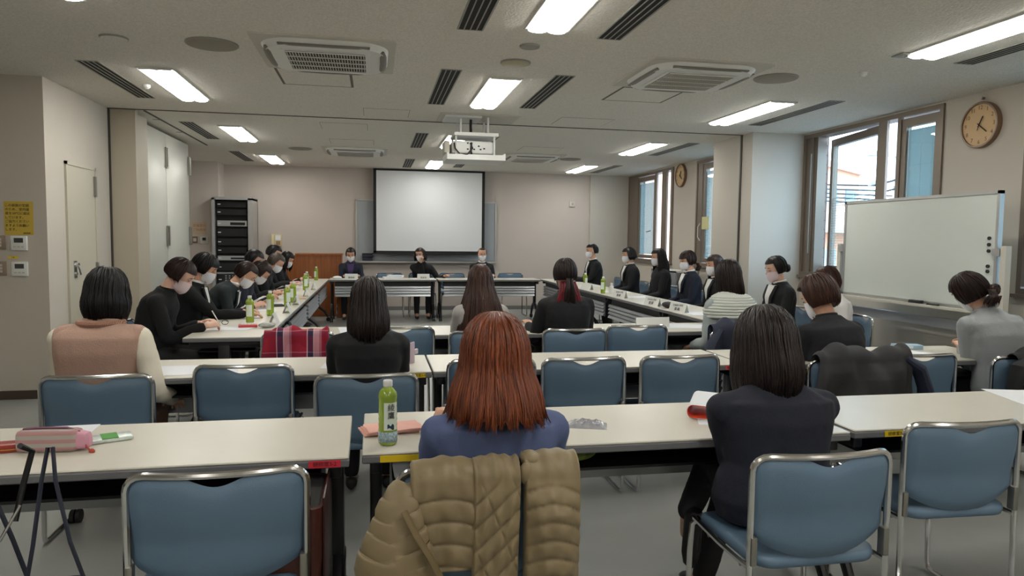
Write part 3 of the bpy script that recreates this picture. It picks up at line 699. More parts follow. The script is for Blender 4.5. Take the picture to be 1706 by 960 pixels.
def chair(x, y, rz, label, grp):
    """x, y: centre of the seat"""
    global C0
    if C0 is None: C0 = make_chair(); C0.location = (x, y, 0); C0.rotation_euler = (0, 0, R(rz)); C0['label'] = label; C0['group'] = grp; return C0
    return dup(C0, (x, y, 0), rz, label, grp)
g = 'blue stacking chairs of the front rows'
for x, yb_, rz, lab in (
    (-.425, 2.01, 1.5, 'empty blue chair nearest the camera at the left, chrome-rimmed back'),
    (.30, 1.93, 0, 'blue chair under the khaki down jacket'),
    (1.365, 1.90, 0, 'blue chair of the woman in dark navy with the heeled shoe'),
    (2.12, 2.165, -2, 'empty blue chair at the right edge of the photo'),
    (-1.25, 3.49, 1, 'blue chair of the woman in the beige knit vest'),
    (-.645, 3.685, -2, 'empty blue chair between the beige vest woman and the black jacket woman'),
    (-.035, 3.36, 0, 'blue chair behind the woman in black with the shoulder-length hair, second row'),
    (.62, 3.69, 0, 'blue chair mostly hidden behind the red-brown hair'),
    (1.135, 3.69, 1, 'left of the two empty blue chairs at the second-row centre table'),
    (1.70, 3.69, 1, 'right of the two empty blue chairs at the second-row centre table'),
    (2.60, 3.47, 0, 'blue chair under the dark padded coat'),
    (3.14, 3.56, -3, 'empty blue chair between the dark coat and the grey sweater woman'),
    (3.74, 3.42, 0, 'blue chair of the leaning grey sweater woman'),
    (-.50, 4.90, 2, 'blue chair under the red plaid scarf'),
    (.19, 5.13, 0, 'empty blue chair right of the black jacket woman, third row'),
    (.75, 4.86, 0, 'blue chair of the woman with very long brown hair'),
    (1.43, 4.90, -1, 'empty-backed blue chair of the ponytail woman, left of a touching pair'),
    (1.97, 5.07, -3, 'blue chair right of the ponytail woman\'s chair in the touching pair'),
    (2.64, 4.72, 0, 'blue chair under the navy coat, behind the striped sweater'),
    ):
    a = R(rz); chair(x-.235*math.sin(a), yb_+.24, rz, lab, g)
chair(4.62, 6.52, 70, 'blue chair turned sideways by the mobile whiteboard', 'blue chairs of the right side')
LY = (5.68, 6.5, 7.35, 8.2, 9.05, 9.9, 10.8, 11.7)
LN = ('the woman writing in black cardigan', 'the ponytail woman turning a page', 'the person in dark green suit', 'the person with head bowed low', 'the upright dark-haired person', 'the grey-haired person', 'the tall black-haired person', 'the long-haired woman at the far end')
for y, n in zip(LY, LN): chair(-1.62, y, -90, 'blue chair of ' + n + ' at the left column', 'blue chairs of the left column')
for x, lab in ((-.41, 'blue chair of the far left speaker'), (.28, 'empty chair between the two women at the head table'), (.86, 'blue chair of the woman resting her chin'), (1.42, 'empty chair between the chin-resting woman and the balding man'), (1.98, 'blue chair of the balding man'), (2.53, 'empty chair at the right end of the head table')):
    chair(x, 12.98, 180, lab, 'chairs at the head tables')
RY = (6.40, 7.72, 8.45, 9.4, 10.6, 11.75)
RN = ('the woman with the hair bun', 'the brown long-haired woman by the blind window', 'the woman in navy with a fringe', 'the long black-haired woman in black', 'the woman with the black bob', 'the young suited man')
for y, n in zip(RY, RN): chair(3.98, y, 90, 'blue chair of ' + n + ' at the right column', 'blue chairs of the right side')
chair(4.02, 9.98, 84, 'empty blue chair between the bob-haired and the long black-haired women', 'blue chairs of the right side')
chair(3.95, 11.2, 90, 'empty blue chair beside the young suited man', 'blue chairs of the right side')
chair(4.5, 10.3, 80, 'spare blue chair in the second line by the far windows', 'blue chairs of the right side')
chair(4.5, 9.0, 96, 'spare blue chair behind the fringe-haired woman', 'blue chairs of the right side')

# ================================================================ bottles, papers, cards
LIQ = mat('green_tea', (166, 194, 66), .12, trans=.35, coat=.5)
def make_bottle():
    t = thing('tea_bottle', '', 'bottle')
    pr = [(.0, .004), (.026, .0), (.031, .006)]
    for k in range(17): z = .012+k*.0095; pr.append((.0325-.0015*(k % 2), z))
    pr += [(.0325, .172), (.029, .184), (.020, .194), (.0135, .200), (.0135, .203)]
    MB().lathe([(r, z) for r, z in pr if z < .045 or r > 0], 24).build('body', LIQ, t, 60)
    MB().lathe([(.0285, .178), (.020, .1935), (.0132, .200), (.0132, .204)], 20).build('neck', mat('bottle_clear', (210, 225, 190), .1, trans=.6), t, 60)
    MB().lathe([(.0155, .202), (.016, .204), (.016, .221), (.0145, .223)], 20).build('cap', M['white'], t)
    q = []
    for k in range(9):
        a = R(-90-42+84*k/8+18); q.append((.0337*math.cos(a), .0337*math.sin(a)))
    lb = MB().grid([[(x, y, z) for x, y in q] for z in (.055, .10, .15)]); o = lb.build('label', mat('label_pale', (222, 232, 216), .5), t, 180)
    return t
def letters_on(b, s, size, z0, dz, col):
    o = [c for c in b.children if c.name.startswith('label')][0]
    a = R(-72)
    for i, ch in enumerate(s):
        rot = Matrix.Rotation(a+PI/2, 3, 'Z') @ FACE_CAM
        text('lettering', ch, size, col, o, (.0345*math.cos(a), .0345*math.sin(a), z0-dz*i), rot)
bt = make_bottle(); bt.location = (.045, 2.44, TH); bt['label'] = 'large green tea bottle with white cap on the near centre table'; bt['group'] = 'green tea bottles'
lbl = [c for c in bt.children if c.name.startswith('label')][0]
K = 1.0
BL = [(-1.00, 6.08, 'green tea bottle nearest on the left column, beside the red packet'), (-.915, 6.62, 'second green tea bottle from the near end of the left column'), (-.86, 7.40, 'third green tea bottle from the near end of the left column, by the tablet'), (-.86, 7.95, 'fourth green tea bottle from the near end of the left column'),
      (-.90, 9.75, 'left of the close pair of tea bottles near the far left column end'), (-.93, 10.3, 'right of the close pair of tea bottles near the far left column end'), (-.93, 11.95, 'green tea bottle at the far corner of the left column'), (3.07, 10.1, 'pale green tea bottle on the right column by the suited man'), (3.0, 9.05, 'darker green tea can-like bottle on the right column')]
for x, y, lab in BL:
    b = dup(bt, (x, y, TH), random.uniform(-60, 60), lab)
letters_on(bt, '綾鷹', .026, .132, .027, M['ink'])
MB().lathe([(.0331, .012), (.0331, .048)], 24).build('lower_print', mat('print_blue', (150, 170, 178), .5, var=.5, vscale=140), bt, 180)
mb = MB(); q = [(.0347*math.cos(R(-90+18+d)), .0347*math.sin(R(-90+18+d))) for d in range(-22, 23, 5)]
mb.grid([[(x, y, .060+.004*math.sin(i*.7)) for i, (x, y) in enumerate(q)], [(x, y, .074+.004*math.sin(i*1.3)) for i, (x, y) in enumerate(q)]]).build('print_mark', mat('print_navy', (40, 60, 80), .5), lbl, 180)

def paper(x, y, rz, label, w=.21, h=.297, z=TH, n=1, cat='paper', m='paper', grp=None, name='paper'):
    t = MB().box(-w/2, w/2, -h/2, h/2, 0, .0012*n).build(name, M[m] if isinstance(m, str) else m, None, 0)
    t.location = (x, y, z+.0002); t.rotation_euler = (0, 0, R(rz)); return tag(t, label, cat, grp)
for x, y, rz, w_, h_, lab in (
    (-1.10, 2.70, 4, .21, .297, 'white sheet at the left edge under the red pen case'), (-.92, 3.96, 3, .42, .28, 'white sheet on the second-row left table beside the empty chair'), (-.17, 4.05, -6, .21, .297, 'paper half under the black jacket woman\'s left side'),
    (2.42, 3.95, -14, .26, .36, 'printed sheet by the dark-haired woman on the second-row right table'), (3.42, 4.02, 20, .21, .297, 'sheet in front of the leaning grey sweater woman'),
    (3.02, 2.72, -16, .30, .38, 'open white sheets at the right end of the near table'),
    (-.16, 5.55, 6, .21, .297, 'sheet lying beside the orange pouch'), (-.12, 5.30, 2, .26, .20, 'pale sheet behind the plaid scarf'), (2.55, 5.50, -10, .36, .26, 'papers in front of the striped sweater woman'), (3.30, 5.55, 8, .40, .24, 'paper sheets right of the striped sweater woman'),
    (-1.13, 5.72, 80, .21, .40, 'paper being written on by the woman in black cardigan'), (-1.16, 6.52, 85, .21, .36, 'open booklet page turned by the ponytail woman'), (-1.14, 7.15, 88, .21, .34, 'form being filled in by the person in dark green suit'), (-1.10, 7.75, 84, .26, .4, 'long sheet farther along the left column'), (-1.12, 8.5, 92, .21, .36, 'sheet before the head-bowed person'),
    (-1.1, 9.3, 88, .21, .3, 'sheet before the upright dark-haired person'), (-1.1, 10.3, 92, .21, .3, 'sheet before the grey-haired person'), (-1.1, 11.4, 90, .3, .3, 'sheet at the far end of the left column'),
    (-.38, 12.46, 4, .3, .21, 'paper before the far left speaker'), (.84, 12.42, 3, .42, .24, 'papers before the chin-resting woman'), (1.95, 12.42, 0, .34, .24, 'papers before the balding man'), (2.45, 12.5, 12, .3, .2, 'loose paper near the right end of the head table'),
    (3.22, 6.45, 88, .3, .42, 'papers before the woman with the hair bun'), (3.24, 7.45, 86, .26, .40, 'papers beside the black pouch on the right column'), (3.24, 8.45, 92, .21, .36, 'papers before the woman in navy'), (3.26, 9.3, 88, .3, .40, 'papers before the long black-haired woman'), (3.28, 10.5, 94, .24, .30, 'papers before the bob-haired woman'), (3.28, 11.6, 90, .3, .3, 'papers before the suited man')):
    paper(x, y, rz, lab, w_, h_)
paper(.32, 12.40, 5, 'thick stack of white documents on the left head table', .34, .24, TH, 28, 'documents', name='document_stack')
paper(.36, 12.44, -14, 'wrinkled white bundle on top of the document stack', .26, .18, TH+.034, 22, 'documents', name='document_bundle')

def name_card(x, y, rz, label, lines=('', ''), w=.21):
    t = thing('name_card', label, 'name card', (x, y, TH), rz, 'folded white name cards')
    MB().loft([[(-w/2, -.035, 0), (-w/2, -.032, 0), (-w/2, 0, .088), (-w/2, .032, 0), (-w/2, .035, 0), (-w/2, 0, .094)], [(w/2, -.035, 0), (w/2, -.032, 0), (w/2, 0, .088), (w/2, .032, 0), (w/2, .035, 0), (w/2, 0, .094)]]).build('folded_card', M['white'], t, 0)
    tilt = Matrix.Rotation(R(-20), 3, 'X')
    for s, sz, z in lines:
        if s: text('lettering', s, sz, M['ink'], t, (0, -.0375+z*.375, z), tilt @ FACE_CAM)
gl = lambda a, b: ((a, .022, .068), (b, .036, .030))
name_card(-.38, 12.26, 0, 'name card of the far left speaker', gl('', '事務局'))
name_card(.83, 12.25, 0, 'name card of the chin-resting woman', gl('', '委員長'))
name_card(1.95, 12.25, 0, 'name card of the balding man', gl('', '委員'))
for y, lab in ((6.62, 'name card nearest the bun woman, with two lines of print'), (7.30, 'name card left of the black pouch on the right column'), (8.35, 'name card before the navy-suited woman'), (9.75, 'name card before the bob-haired woman'), (11.3, 'name card before the suited man')):
    name_card(2.99, y, -65, lab, gl('日本赤十字社', '委員') if y < 9 else gl('', ''))
for y, lab in ((6.0, 'name card by the nearest tea bottle of the left column'), (6.9, 'name card before the dark green suit'), (7.7, 'name card before the bowed head'), (8.8, 'name card before the upright dark-haired person'), (9.9, 'name card before the grey-haired person')):
    name_card(-.80, y, 90, lab, gl('', ''), .18)
t = thing('card_stand', 'tilted white card stand on the third-row centre table', 'card stand', (2.26, 5.52, TH), -4)
MB().loft([[(-.14, -.05, 0), (.13, -.06, 0), (.14, .05, 0), (-.12, .06, 0)], [(-.14, -.01, .075), (.14, -.02, .08), (.14, -.015, .08), (-.14, -.005, .075)]]).build('card', M['white'], t, 0)
# pencil case
PK = wave_mat('pencil_stripes', (170, 166, 158), (176, 134, 134), 11, 'Z', .9, .2, (.35, .65), .001)
t = thing('pencil_case', 'grey and pink striped fabric pencil case on the near left table', 'pencil case', (-1.04, 2.53, TH), -4); t.scale = (.84, .9, .9)
mb = MB(); rings = []
for x, s in ((-.115, .72), (-.11, .93), (-.095, 1), (0, 1.03), (.085, 1), (.10, .92), (.108, .7)):
    rings.append([(x, y*s, .040+(z)*s) for y, z in rrect(.075, .078, .018)])
mb.loft(rings).build('body', PK, t, 60)
MB().tube([(-.10, .0, .079), (-.03, .0, .083), (.06, .0, .082), (.105, -.005, .068), (.118, -.008, .035)], .006, 6).build('zip', mat('zip_plum', (110, 60, 84), .5), t)
mb = MB(); mb.loft([[(.10, y*.9, .040+z*.9) for y, z in rrect(.07, .07, .018)], [(.135, y*.75, .036+z*.8) for y, z in rrect(.07, .07, .018)], [(.145, y*.4, .034+z*.5) for y, z in rrect(.07, .07, .018)]]).build('open_flap', mat('pink_lining', (206, 150, 168), .8), t)
MB().tube([(.13, -.02, .03), (.15, -.03, .012), (.16, -.035, .004)], .003, 6).sph((.166, -.04, .006), (.012, .006, .009), 8, 6).sph((.160, -.028, .006), (.008, .01, .006), 8, 6).build('charm', mat('charm_red', (180, 70, 50), .5), t)
t = thing('pen_case', 'red leather pen case with gold edge at the left photo edge', 'pen case', (-1.20, 2.54, TH), 12)
MB().rbox(-.12, .08, -.03, .03, 0, .028, .006).build('body', mat('red_leather', (150, 50, 40), .4), t)
MB().box(-.12, .08, -.032, .032, .010, .013).build('gold_edge', mat('gold', (200, 150, 70), .3, .9), t, 0)
t = thing('tissue_packet', 'small green and white plastic packet on the near left table', 'packet', (-.905, 2.63, TH), 24)
MB().rbox(-.075, .075, -.04, .04, 0, .014, .006).build('packet', mat('packet_white', (206, 216, 210), .25, var=.12, vscale=60), t)
MB().box(-.02, .03, -.038, .038, .0135, .0155).build('print', mat('print_green', (70, 150, 50), .4), t, 0)
MB().box(-.076, -.05, -.04, .04, .004, .0152).build('print_edge', mat('print_teal', (40, 150, 110), .4), t, 0)
MB().sph((-.10, -.0, .01), (.03, .018, .012), 8, 6).build('wrapper', mat('wrapper', (216, 206, 206), .2, trans=.4), t, 0)
# pink cloth
def cloth(name, label, cat, loc, rz, w, h, m, layers=3, th=.006, amp=.004):
    t = thing(name, label, cat, loc, rz)
    for k in range(layers):
        n = 14; G = []
        for side in (0, 1):
            g_ = []
            for j in range(n):
                g_.append([(-w/2+w*i/(n-1)+.008*k, -h/2+h*j/(n-1)-.006*k, th*k+side*th*.8+amp*(math.sin(i*.9+k)*math.cos(j*.7+k)+1)*.5) for i in range(n)])
            G.append(g_)
        mb = MB().grid(G[1]).grid([r[::-1] for r in G[0]])
        for e in ([(a[0], b[0]) for a, b in zip(G[0], G[1])], [(a[-1], b[-1]) for a, b in zip(G[0], G[1])], list(zip(G[0][0], G[1][0])), list(zip(G[0][-1], G[1][-1]))):
            mb.grid([[p[0] for p in e], [p[1] for p in e]])
        mb.build('fold', m, t, 60)
    return t
cloth('handkerchief', 'folded pale pink handkerchief behind the large tea bottle', 'handkerchief', (.05, 2.61, TH), 12, .20, .12, mat('pink_cloth', (232, 178, 166), .9))
t = thing('tissue_pack', 'crumpled clear plastic packet on the near centre table', 'packet', (.80, 2.57, TH), -18)
mb = MB(); n = 12; G = []
for j in range(n):
    G.append([((i/(n-1)-.5)*.15, (j/(n-1)-.5)*.10, (.018+.010*math.sin(i*2.1+j)*math.cos(j*1.7-i))*min(1, 4*min(i, n-1-i, j, n-1-j)/(n-1))) for i in range(n)])
mb.grid(G).grid([[(x, y, 0) for x, y, z in r[::-1]] for r in G]).build('wrapper', mat('clear_wrap', (225, 225, 230), .12, trans=.5, var=.1, vscale=80), t, 40)
MB().rbox(-.045, .05, -.028, .03, .004, .016, .004).build('content', mat('wrap_print', (190, 190, 205), .5, var=.4, vscale=90), t)
# orange-backed magazine curled open
t = thing('magazine', 'curled open booklet with an orange cover on the near right of the centre table', 'magazine', (1.33, 2.73, TH), -24)
q = []
for k in range(26):
    a = k/25
    if a < .7: th_ = R(-90-300*a/.7); r_c = .03; q.append((-.03+r_c*math.cos(th_)*.62-.0, .031+r_c*math.sin(th_)))
    else: s = (a-.7)/.3; q.append((q[17][0]+.19*s, q[17][1]+(-.010)*s))
q = [(-.02+.20*(1-k/8), .0015) for k in range(8)]+[(-.025+.021*math.cos(R(-90-k*22.5))*1.0, .028+.0265*math.sin(R(-90-k*22.5))) for k in range(9)]+[(-.02+.20*k/8, .0545-.012*(k/8)) for k in range(1, 9)]
def ribbon(q, off):
    out = []
    for i, p in enumerate(q):
        a, b = q[max(0, i-1)], q[min(len(q)-1, i+1)]; dx, dz = b[0]-a[0], b[1]-a[1]; L = math.hypot(dx, dz) or 1
        out.append((p[0]-dz/L*off, p[1]+dx/L*off))
    return out
for nm, o1, o2, m in (('pages', .0, .0012, M['paper']), ('orange_cover', -.0022, -.0002, mat('orange', (240, 84, 30), .5))):
    A, B = ribbon(q, o1), ribbon(q, o2)
    mb = MB()
    loop = A+B[::-1]
    mb.loft([[(x, -.15, z+.003) for x, z in loop], [(x+.03, .13, z+.003) for x, z in loop]]).build(nm, m, t, 60)
paper(1.40, 2.62, -20, 'white sheet under the curled orange booklet', .24, .30)
# small things
t = thing('orange_pouch', 'flat oval orange pouch on the third-row left table', 'pouch', (-.47, 5.40, TH), 3); MB().sph((0, 0, .016), (.115, .05, .016), 24, 8).build('body', mat('orange_leather', (196, 122, 40), .5), t); MB().tube([(-.11, 0, .018), (0, -.05, .02), (.11, 0, .018)], .003, 5).build('zip', M['ink'], t)
t = thing('red_packet', 'red and white snack packet beside the nearest left column bottle', 'packet', (-.97, 5.80, TH), 10); MB().rbox(-.07, .07, -.045, .045, 0, .02, .006).build('body', mat('packet_red', (206, 70, 72), .3), t); MB().rbox(-.05, .05, -.03, .03, .018, .03, .005).build('wrapper', mat('packet_wrap', (222, 214, 210), .3, var=.2, vscale=80), t)
t = thing('crumpled_wrapper', 'clear crumpled wrapper on the nearest left column table', 'wrapper', (-.82, 5.75, TH), 30); MB().sph((0, 0, .02), (.07, .05, .02), 9, 6).build('film', mat('film', (222, 226, 222), .15, trans=.5), t, 0)
t = thing('folded_glasses', 'dark-framed glasses lying by the writing woman\'s hand', 'glasses', (-1.20, 5.95, TH), 20)
for s in (-1, 1): MB().tube([(s*.033+.024*math.cos(a), .0+.004, .02+.018*math.sin(a)) for a in [2*PI*k/14 for k in range(15)]], .0022, 5).build('rim', M['ink'], t); MB().tube([(s*.058, .004, .024), (s*.06, .13, .012)], .002, 5).build('temple', M['ink'], t)
t = thing('tablet', 'dark tablet lying on papers of the left column', 'tablet', (-.98, 7.55, TH+.0015), 15); MB().rbox(-.07, .07, -.10, .10, 0, .01, .003).build('body', M['ink'], t); MB().box(-.062, .062, -.09, .09, .0095, .0105).build('screen', M['dark'], t, 0)
t = thing('beige_pouch', 'small beige folded item by the tablet on the left column', 'pouch', (-.86, 8.35, TH), 20); MB().rbox(-.09, .09, -.05, .05, 0, .02, .006).build('body', mat('peach', (226, 196, 168), .8), t); MB().box(-.09, .09, -.003, .003, .018, .022).build('zip', M['beige'], t, 0)
t = thing('black_pouch', 'small rounded black pouch on the right column', 'pouch', (3.05, 7.02, TH), 10); MB().sph((0, 0, .035), (.055, .09, .035), 16, 8).build('body', M['ink'], t); MB().tube([(-.05, 0, .04), (0, 0, .071), (.05, 0, .04)], .003, 5).build('zip', M['steel'], t)
t = thing('blue_packet', 'small pale blue box in front of the leaning grey sweater woman', 'packet', (3.53, 4.17, TH), -10); MB().rbox(-.08, .10, -.04, .04, 0, .03, .004).build('body', mat('pale_blue', (170, 200, 222), .4), t); MB().box(-.05, .03, -.041, -.038, .008, .022).build('print', M['white'], t, 0)
t = thing('blue_tin', 'small teal glass jar by the dark-haired woman, second row', 'jar', (2.31, 4.14, TH), 0); MB().lathe([(.030, 0), (.032, .005), (.032, .04), (.028, .05)], 20).build('body', mat('teal_glass', (100, 130, 136), .2, coat=.5), t); MB().lathe([(.030, .05), (.030, .06), (.02, .062)], 20).build('lid', M['steel'], t)
t = thing('phone_case', 'mauve phone standing on edge at the black jacket woman\'s right side', 'phone', (.205, 4.02, TH), 60); MB().rbox(-.035, .035, -.006, .006, 0, .12, .005).build('body', mat('mauve', (170, 150, 160), .4), t); MB().rbox(.03, .075, -.008, .008, .045, .075, .005).build('strap', mat('mauve_light', (190, 176, 182), .5), t)
t = thing('napkin', 'white crumpled napkin by the suited man', 'napkin', (3.08, 11.3, TH), 0); MB().sph((0, 0, .035), (.10, .07, .035), 10, 6).build('napkin', M['paper'], t, 0)
t = thing('white_bottle', 'small white plastic bottle beside the darker tea bottle on the right column', 'bottle', (3.10, 9.0, TH), 0); MB().lathe([(.028, 0), (.03, .005), (.03, .09), (.014, .11), (.014, .12)], 20).build('body', M['white'], t); MB().lathe([(.016, .12), (.016, .14), (.014, .142)], 16).build('cap', M['white'], t)
t = thing('napkin', 'white folded tissue at the left end of the head table', 'tissue', (-.62, 12.4, TH), 0); MB().sph((0, 0, .02), (.08, .05, .03), 9, 6).build('tissue', M['paper'], t, 0)
t = thing('pen', 'black pen lying on papers by the black pouch', 'pen', (3.25, 7.25, TH+.006), 70); MB().tube([(0, -.07, 0), (0, .06, 0)], .005, 8).build('barrel', M['ink'], t); MB().tube([(0, .06, 0), (0, .075, 0)], [.005, .001], 8).build('tip', M['steel'], t)
# floor mark
t = tag(MB().box(0, .13, 0, .03, 0, .0008).box(0, .035, .03, .14, 0, .0008).build('floor_mark', mat('floor_tape', (74, 66, 58), .7), None, 0), 'brown L-shaped tape mark on the floor under the near left table', 'floor mark'); t.location = (-1.27, 3.02, 0.0005)
# bags
def sheetbag(): pass
t = thing('leather_bag', 'dark brown leather tote hanging beside the near left chair', 'bag', (-.235, 2.23, .30), 0)
mb = MB(); rings = []
for z, wx, wy in ((0, .05, .13), (.03, .07, .15), (.2, .085, .16), (.345, .085, .165)):
    rings.append([(x, y, z) for x, y in rrect(wx*2, wy*2, .03)])
mb.loft(rings).build('body', mat('brown_leather', (78, 36, 26), .4, bump=.3, bscale=150), t)
MB().loft([[(x*.9, y*.92, .3455) for x, y in rrect(.17, .33, .03)], [(x*.7, y*.8, .346) for x, y in rrect(.17, .33, .03)]]).build('opening', M['dark'], t, 0)
MB().rbox(.085, .092, -.14, .17, .02, .37, .004).build('side_flap', mat('brown_dark', (60, 28, 24), .35), t)
MB().tube([(-.08, -.1, .34), (-.08, -.08, .40), (-.08, .08, .40), (-.08, .1, .34)], .007, 6).build('handle', mat('tan_handle', (120, 62, 36), .45), t)
t = thing('dark_tote_bag', 'navy tote bag with looped straps hanging from the near left table edge', 'bag', (-.93, 2.02, .0), 6)
nv = mat('navy_canvas', (34, 38, 52), .85, bump=.2, bscale=200)
MB().loft([[(x, y, z) for x, y in rrect(wx, wy, .04)] for z, wx, wy in ((.02, .28, .12), (.05, .33, .16), (.3, .36, .15), (.50, .34, .07))]).build('body', nv, t)
for s, xx in ((1, .09), (-1, -.06)):
    MB().tube([(xx-.06, -.03*s, .48), (xx-.035, -.03*s, .62), (xx-.02, 0, .78), (xx-.012, .03, .86), (xx+.0, .03, .86), (xx+.012, 0, .78), (xx+.05, -.03*s, .62), (xx+.09, -.03*s, .48)], .013, 6, .4).build('strap', nv, t)
MB().tube([(-.012+.02, .05, .865), (.02, .10, .835), (.0, .09, .75), (-.01, .05, .66)], .008, 8).build('bag_hook', M['black'], t)
MB().tube([(-.2, -.02, .54), (-.1, -.02, .56), (-.02, -.02, .64), (.02, 0, .72)], .004, 6).build('chain', M['chrome'], t)
t = thing('plastic_bag', 'crumpled white plastic bag hanging under the near centre table', 'bag', (.14, 2.42, .50), 0)
MB().loft([[(x, y, z) for x, y in rrect(wx, wy, .01)] for z, wx, wy in ((0, .03, .02), (.06, .10, .05), (.12, .15, .07), (.175, .17, .05))]).build('body', mat('plastic_film', (200, 204, 206), .3, bump=1, bscale=30), t, 30)
MB().tube([(-.05, 0, .17), (0, 0, .19), (.05, 0, .17)], .006, 6).build('handle', mat('plastic_film', (200, 204, 206), .3), t)
t = thing('shelf_bundle', 'green patterned bundle on the shelf under the near centre table', 'bag', (.72, 2.52, .612), 0)
MB().sph((0, 0, .035), (.10, .10, .035), 14, 8).build('bundle', mat('green_pattern', (110, 130, 60), .7, var=.5, vscale=30), t); MB().sph((-.08, -.06, .03), (.03, .03, .025), 10, 6).build('cap', M['steel'], t)
# ================================================================ draped clothes on chair backs
def drape(x0, x1, ztop, yb, front, back, m, parent, name, puff=None, nx=56, nz=130, th=.014, wav=.008, bulge=0, side=None, skew=0, off=.012):
    """a sheet that goes over a chair back: 'front' metres down on the sitter's side, over the rail, 'back' metres down behind it"""
    rr = .03; L = front+PI*rr+back; G = [[], []]
    for j in range(nz+1):
        s = L*j/nz; rows = [[], []]
        for i in range(nx+1):
            u = i/nx; x = x0+(x1-x0)*u
            if s < front: y, z, ny, nz_ = rr, ztop-rr-(front-s), 1, 0
            elif s < front+PI*rr: a = (s-front)/rr; y, z = rr*math.cos(a), ztop-rr+rr*math.sin(a); ny, nz_ = math.cos(a), math.sin(a)
            else: y, z, ny, nz_ = -rr, ztop-rr-(s-front-PI*rr), -1, 0
            d = max(0, s-front-PI*rr)
            p = puff(u, s, d)*(.35+.65*min(1, d/.05)) if puff else 0
            wv = wav*math.sin(9*u+3*s*6)+wav*.6*math.sin(23*u-11*s)+bulge*math.sin(PI*u)*min(1, d/.1)
            xx = x+skew*d+(side(u, d) if side else 0)
            curve = .042*((xx-(x0+x1)/2)/.24)**2
            for q, o_ in ((0, off+th+p+wv), (1, off)):
                e = min(1, i/2, (nx-i)/2, j/2, (nz-j)/2)
                oo = off+(o_-off)*math.sqrt(max(0, e)) if q == 0 else o_
                rows[q].append((xx, yb+y+ny*oo, z+nz_*oo+wv*.3))
        G[0].append(rows[0]); G[1].append(rows[1])
    mb = MB().grid(G[0]).grid([r[::-1] for r in G[1]])
    return mb.build(name, m, parent, 180)
KH = mat('khaki_nylon', (128, 112, 82), .5, bump=.7, bscale=22, sheen=.1, var=.04, vscale=12)
t = thing('down_jacket', 'khaki quilted down jacket draped over the chair of the blue sweater woman', 'jacket', (0, 0, 0))
def pq(sp, A=.013):
    def f(u, s, d): q = (s+.022*math.sin(PI*u)-.012*u)/sp; return A*abs(math.sin(PI*q))**.38-A*.4+.0025*math.sin(17*u+5*math.floor(q))*math.sin(PI*q)**2
    return f
def pd(sp, A=.014):
    def f(u, s, d):
        q1 = (s*.9+u*.11)/sp; q2 = (u*.17-s*.55)/.115
        return A*min(abs(math.sin(PI*q1))**.38, .3+abs(math.sin(PI*q2))**.3)-A*.4+.002*math.sin(25*u+40*s)
    return f
YC = 1.925
drape(.095, .30, .795, YC, .16, .245, KH, t, 'body_panel', pq(.062), bulge=.004, wav=.003)
drape(.265, .395, .80, YC-.012, .16, .36, KH, t, 'quilted_flap', pd(.058), bulge=.008, skew=-.02, wav=.003)
def sleeve(pts, r, name, n=70, rings=.045, A=.16, flat=.6):
    P = [Vector(p) for p in pts]; out = []; rad = []
    L = [0]
    for a, b in zip(P, P[1:]): L.append(L[-1]+(b-a).length)
    for k in range(n+1):
        s = L[-1]*k/n; i = max(j for j in range(len(L)) if L[j] <= s+1e-9); i = min(i, len(P)-2); f = (s-L[i])/(L[i+1]-L[i])
        p0, p1, p2, p3 = P[max(i-1, 0)], P[i], P[i+1], P[min(i+2, len(P)-1)]
        c = .5*((2*p1)+(-p0+p2)*f+(2*p0-5*p1+4*p2-p3)*f*f+(-p0+3*p1-3*p2+p3)*f**3)
        rr_ = r(k/n) if callable(r) else r
        out.append(c+Vector((.004*math.sin(k*.9), 0, 0))); rad.append(rr_*(1-A+A*1.3*abs(math.sin(PI*(s+.004*math.sin(k*.21))/rings))**.38)*min(1, .35+k/4, .35+(n-k)/4))
    return MB().tube(out, rad, 22, flat, (0, 1, 0)).build(name, KH, t, 180)
drape(.405, .565, .80, YC-.006, .12, .44, KH, t, 'sleeve', pq(.050), bulge=.045, wav=.002, th=.02)
if 0: sleeve([(.475, YC+.03, .66), (.478, YC+.035, .75), (.48, YC-.0, .798), (.485, YC-.045, .77), (.49, YC-.06, .70), (.49, YC-.065, .58), (.488, YC-.06, .42), (.486, YC-.05, .30)], lambda k: .088-.012*k, 'sleeve', 200, .047, .13, .42)
sleeve([(.09, YC-.02, .765), (.065, YC-.045, .72), (.06, YC-.06, .64), (.055, YC-.065, .55), (.07, YC-.065, .42), (.08, YC-.05, .30)], lambda k: .030+.075*min(1, k*2.2), 'sleeve', 70, .16, .025, .5)
MB().tube([(.075, YC-.092, .715), (.105, YC-.115, .66), (.14, YC-.12, .60), (.175, YC-.115, .53), (.20, YC-.105, .45)], .012, 8, .5).build('cuff_seam', mat('khaki_seam', (112, 96, 66), .6), t)
MB().sph((.430, YC-.01, .815), (.03, .04, .022), 14, 8).sph((.41, YC-.05, .785), (.02, .02, .03), 12, 8).build('bunched_cuff', KH, t, 180)
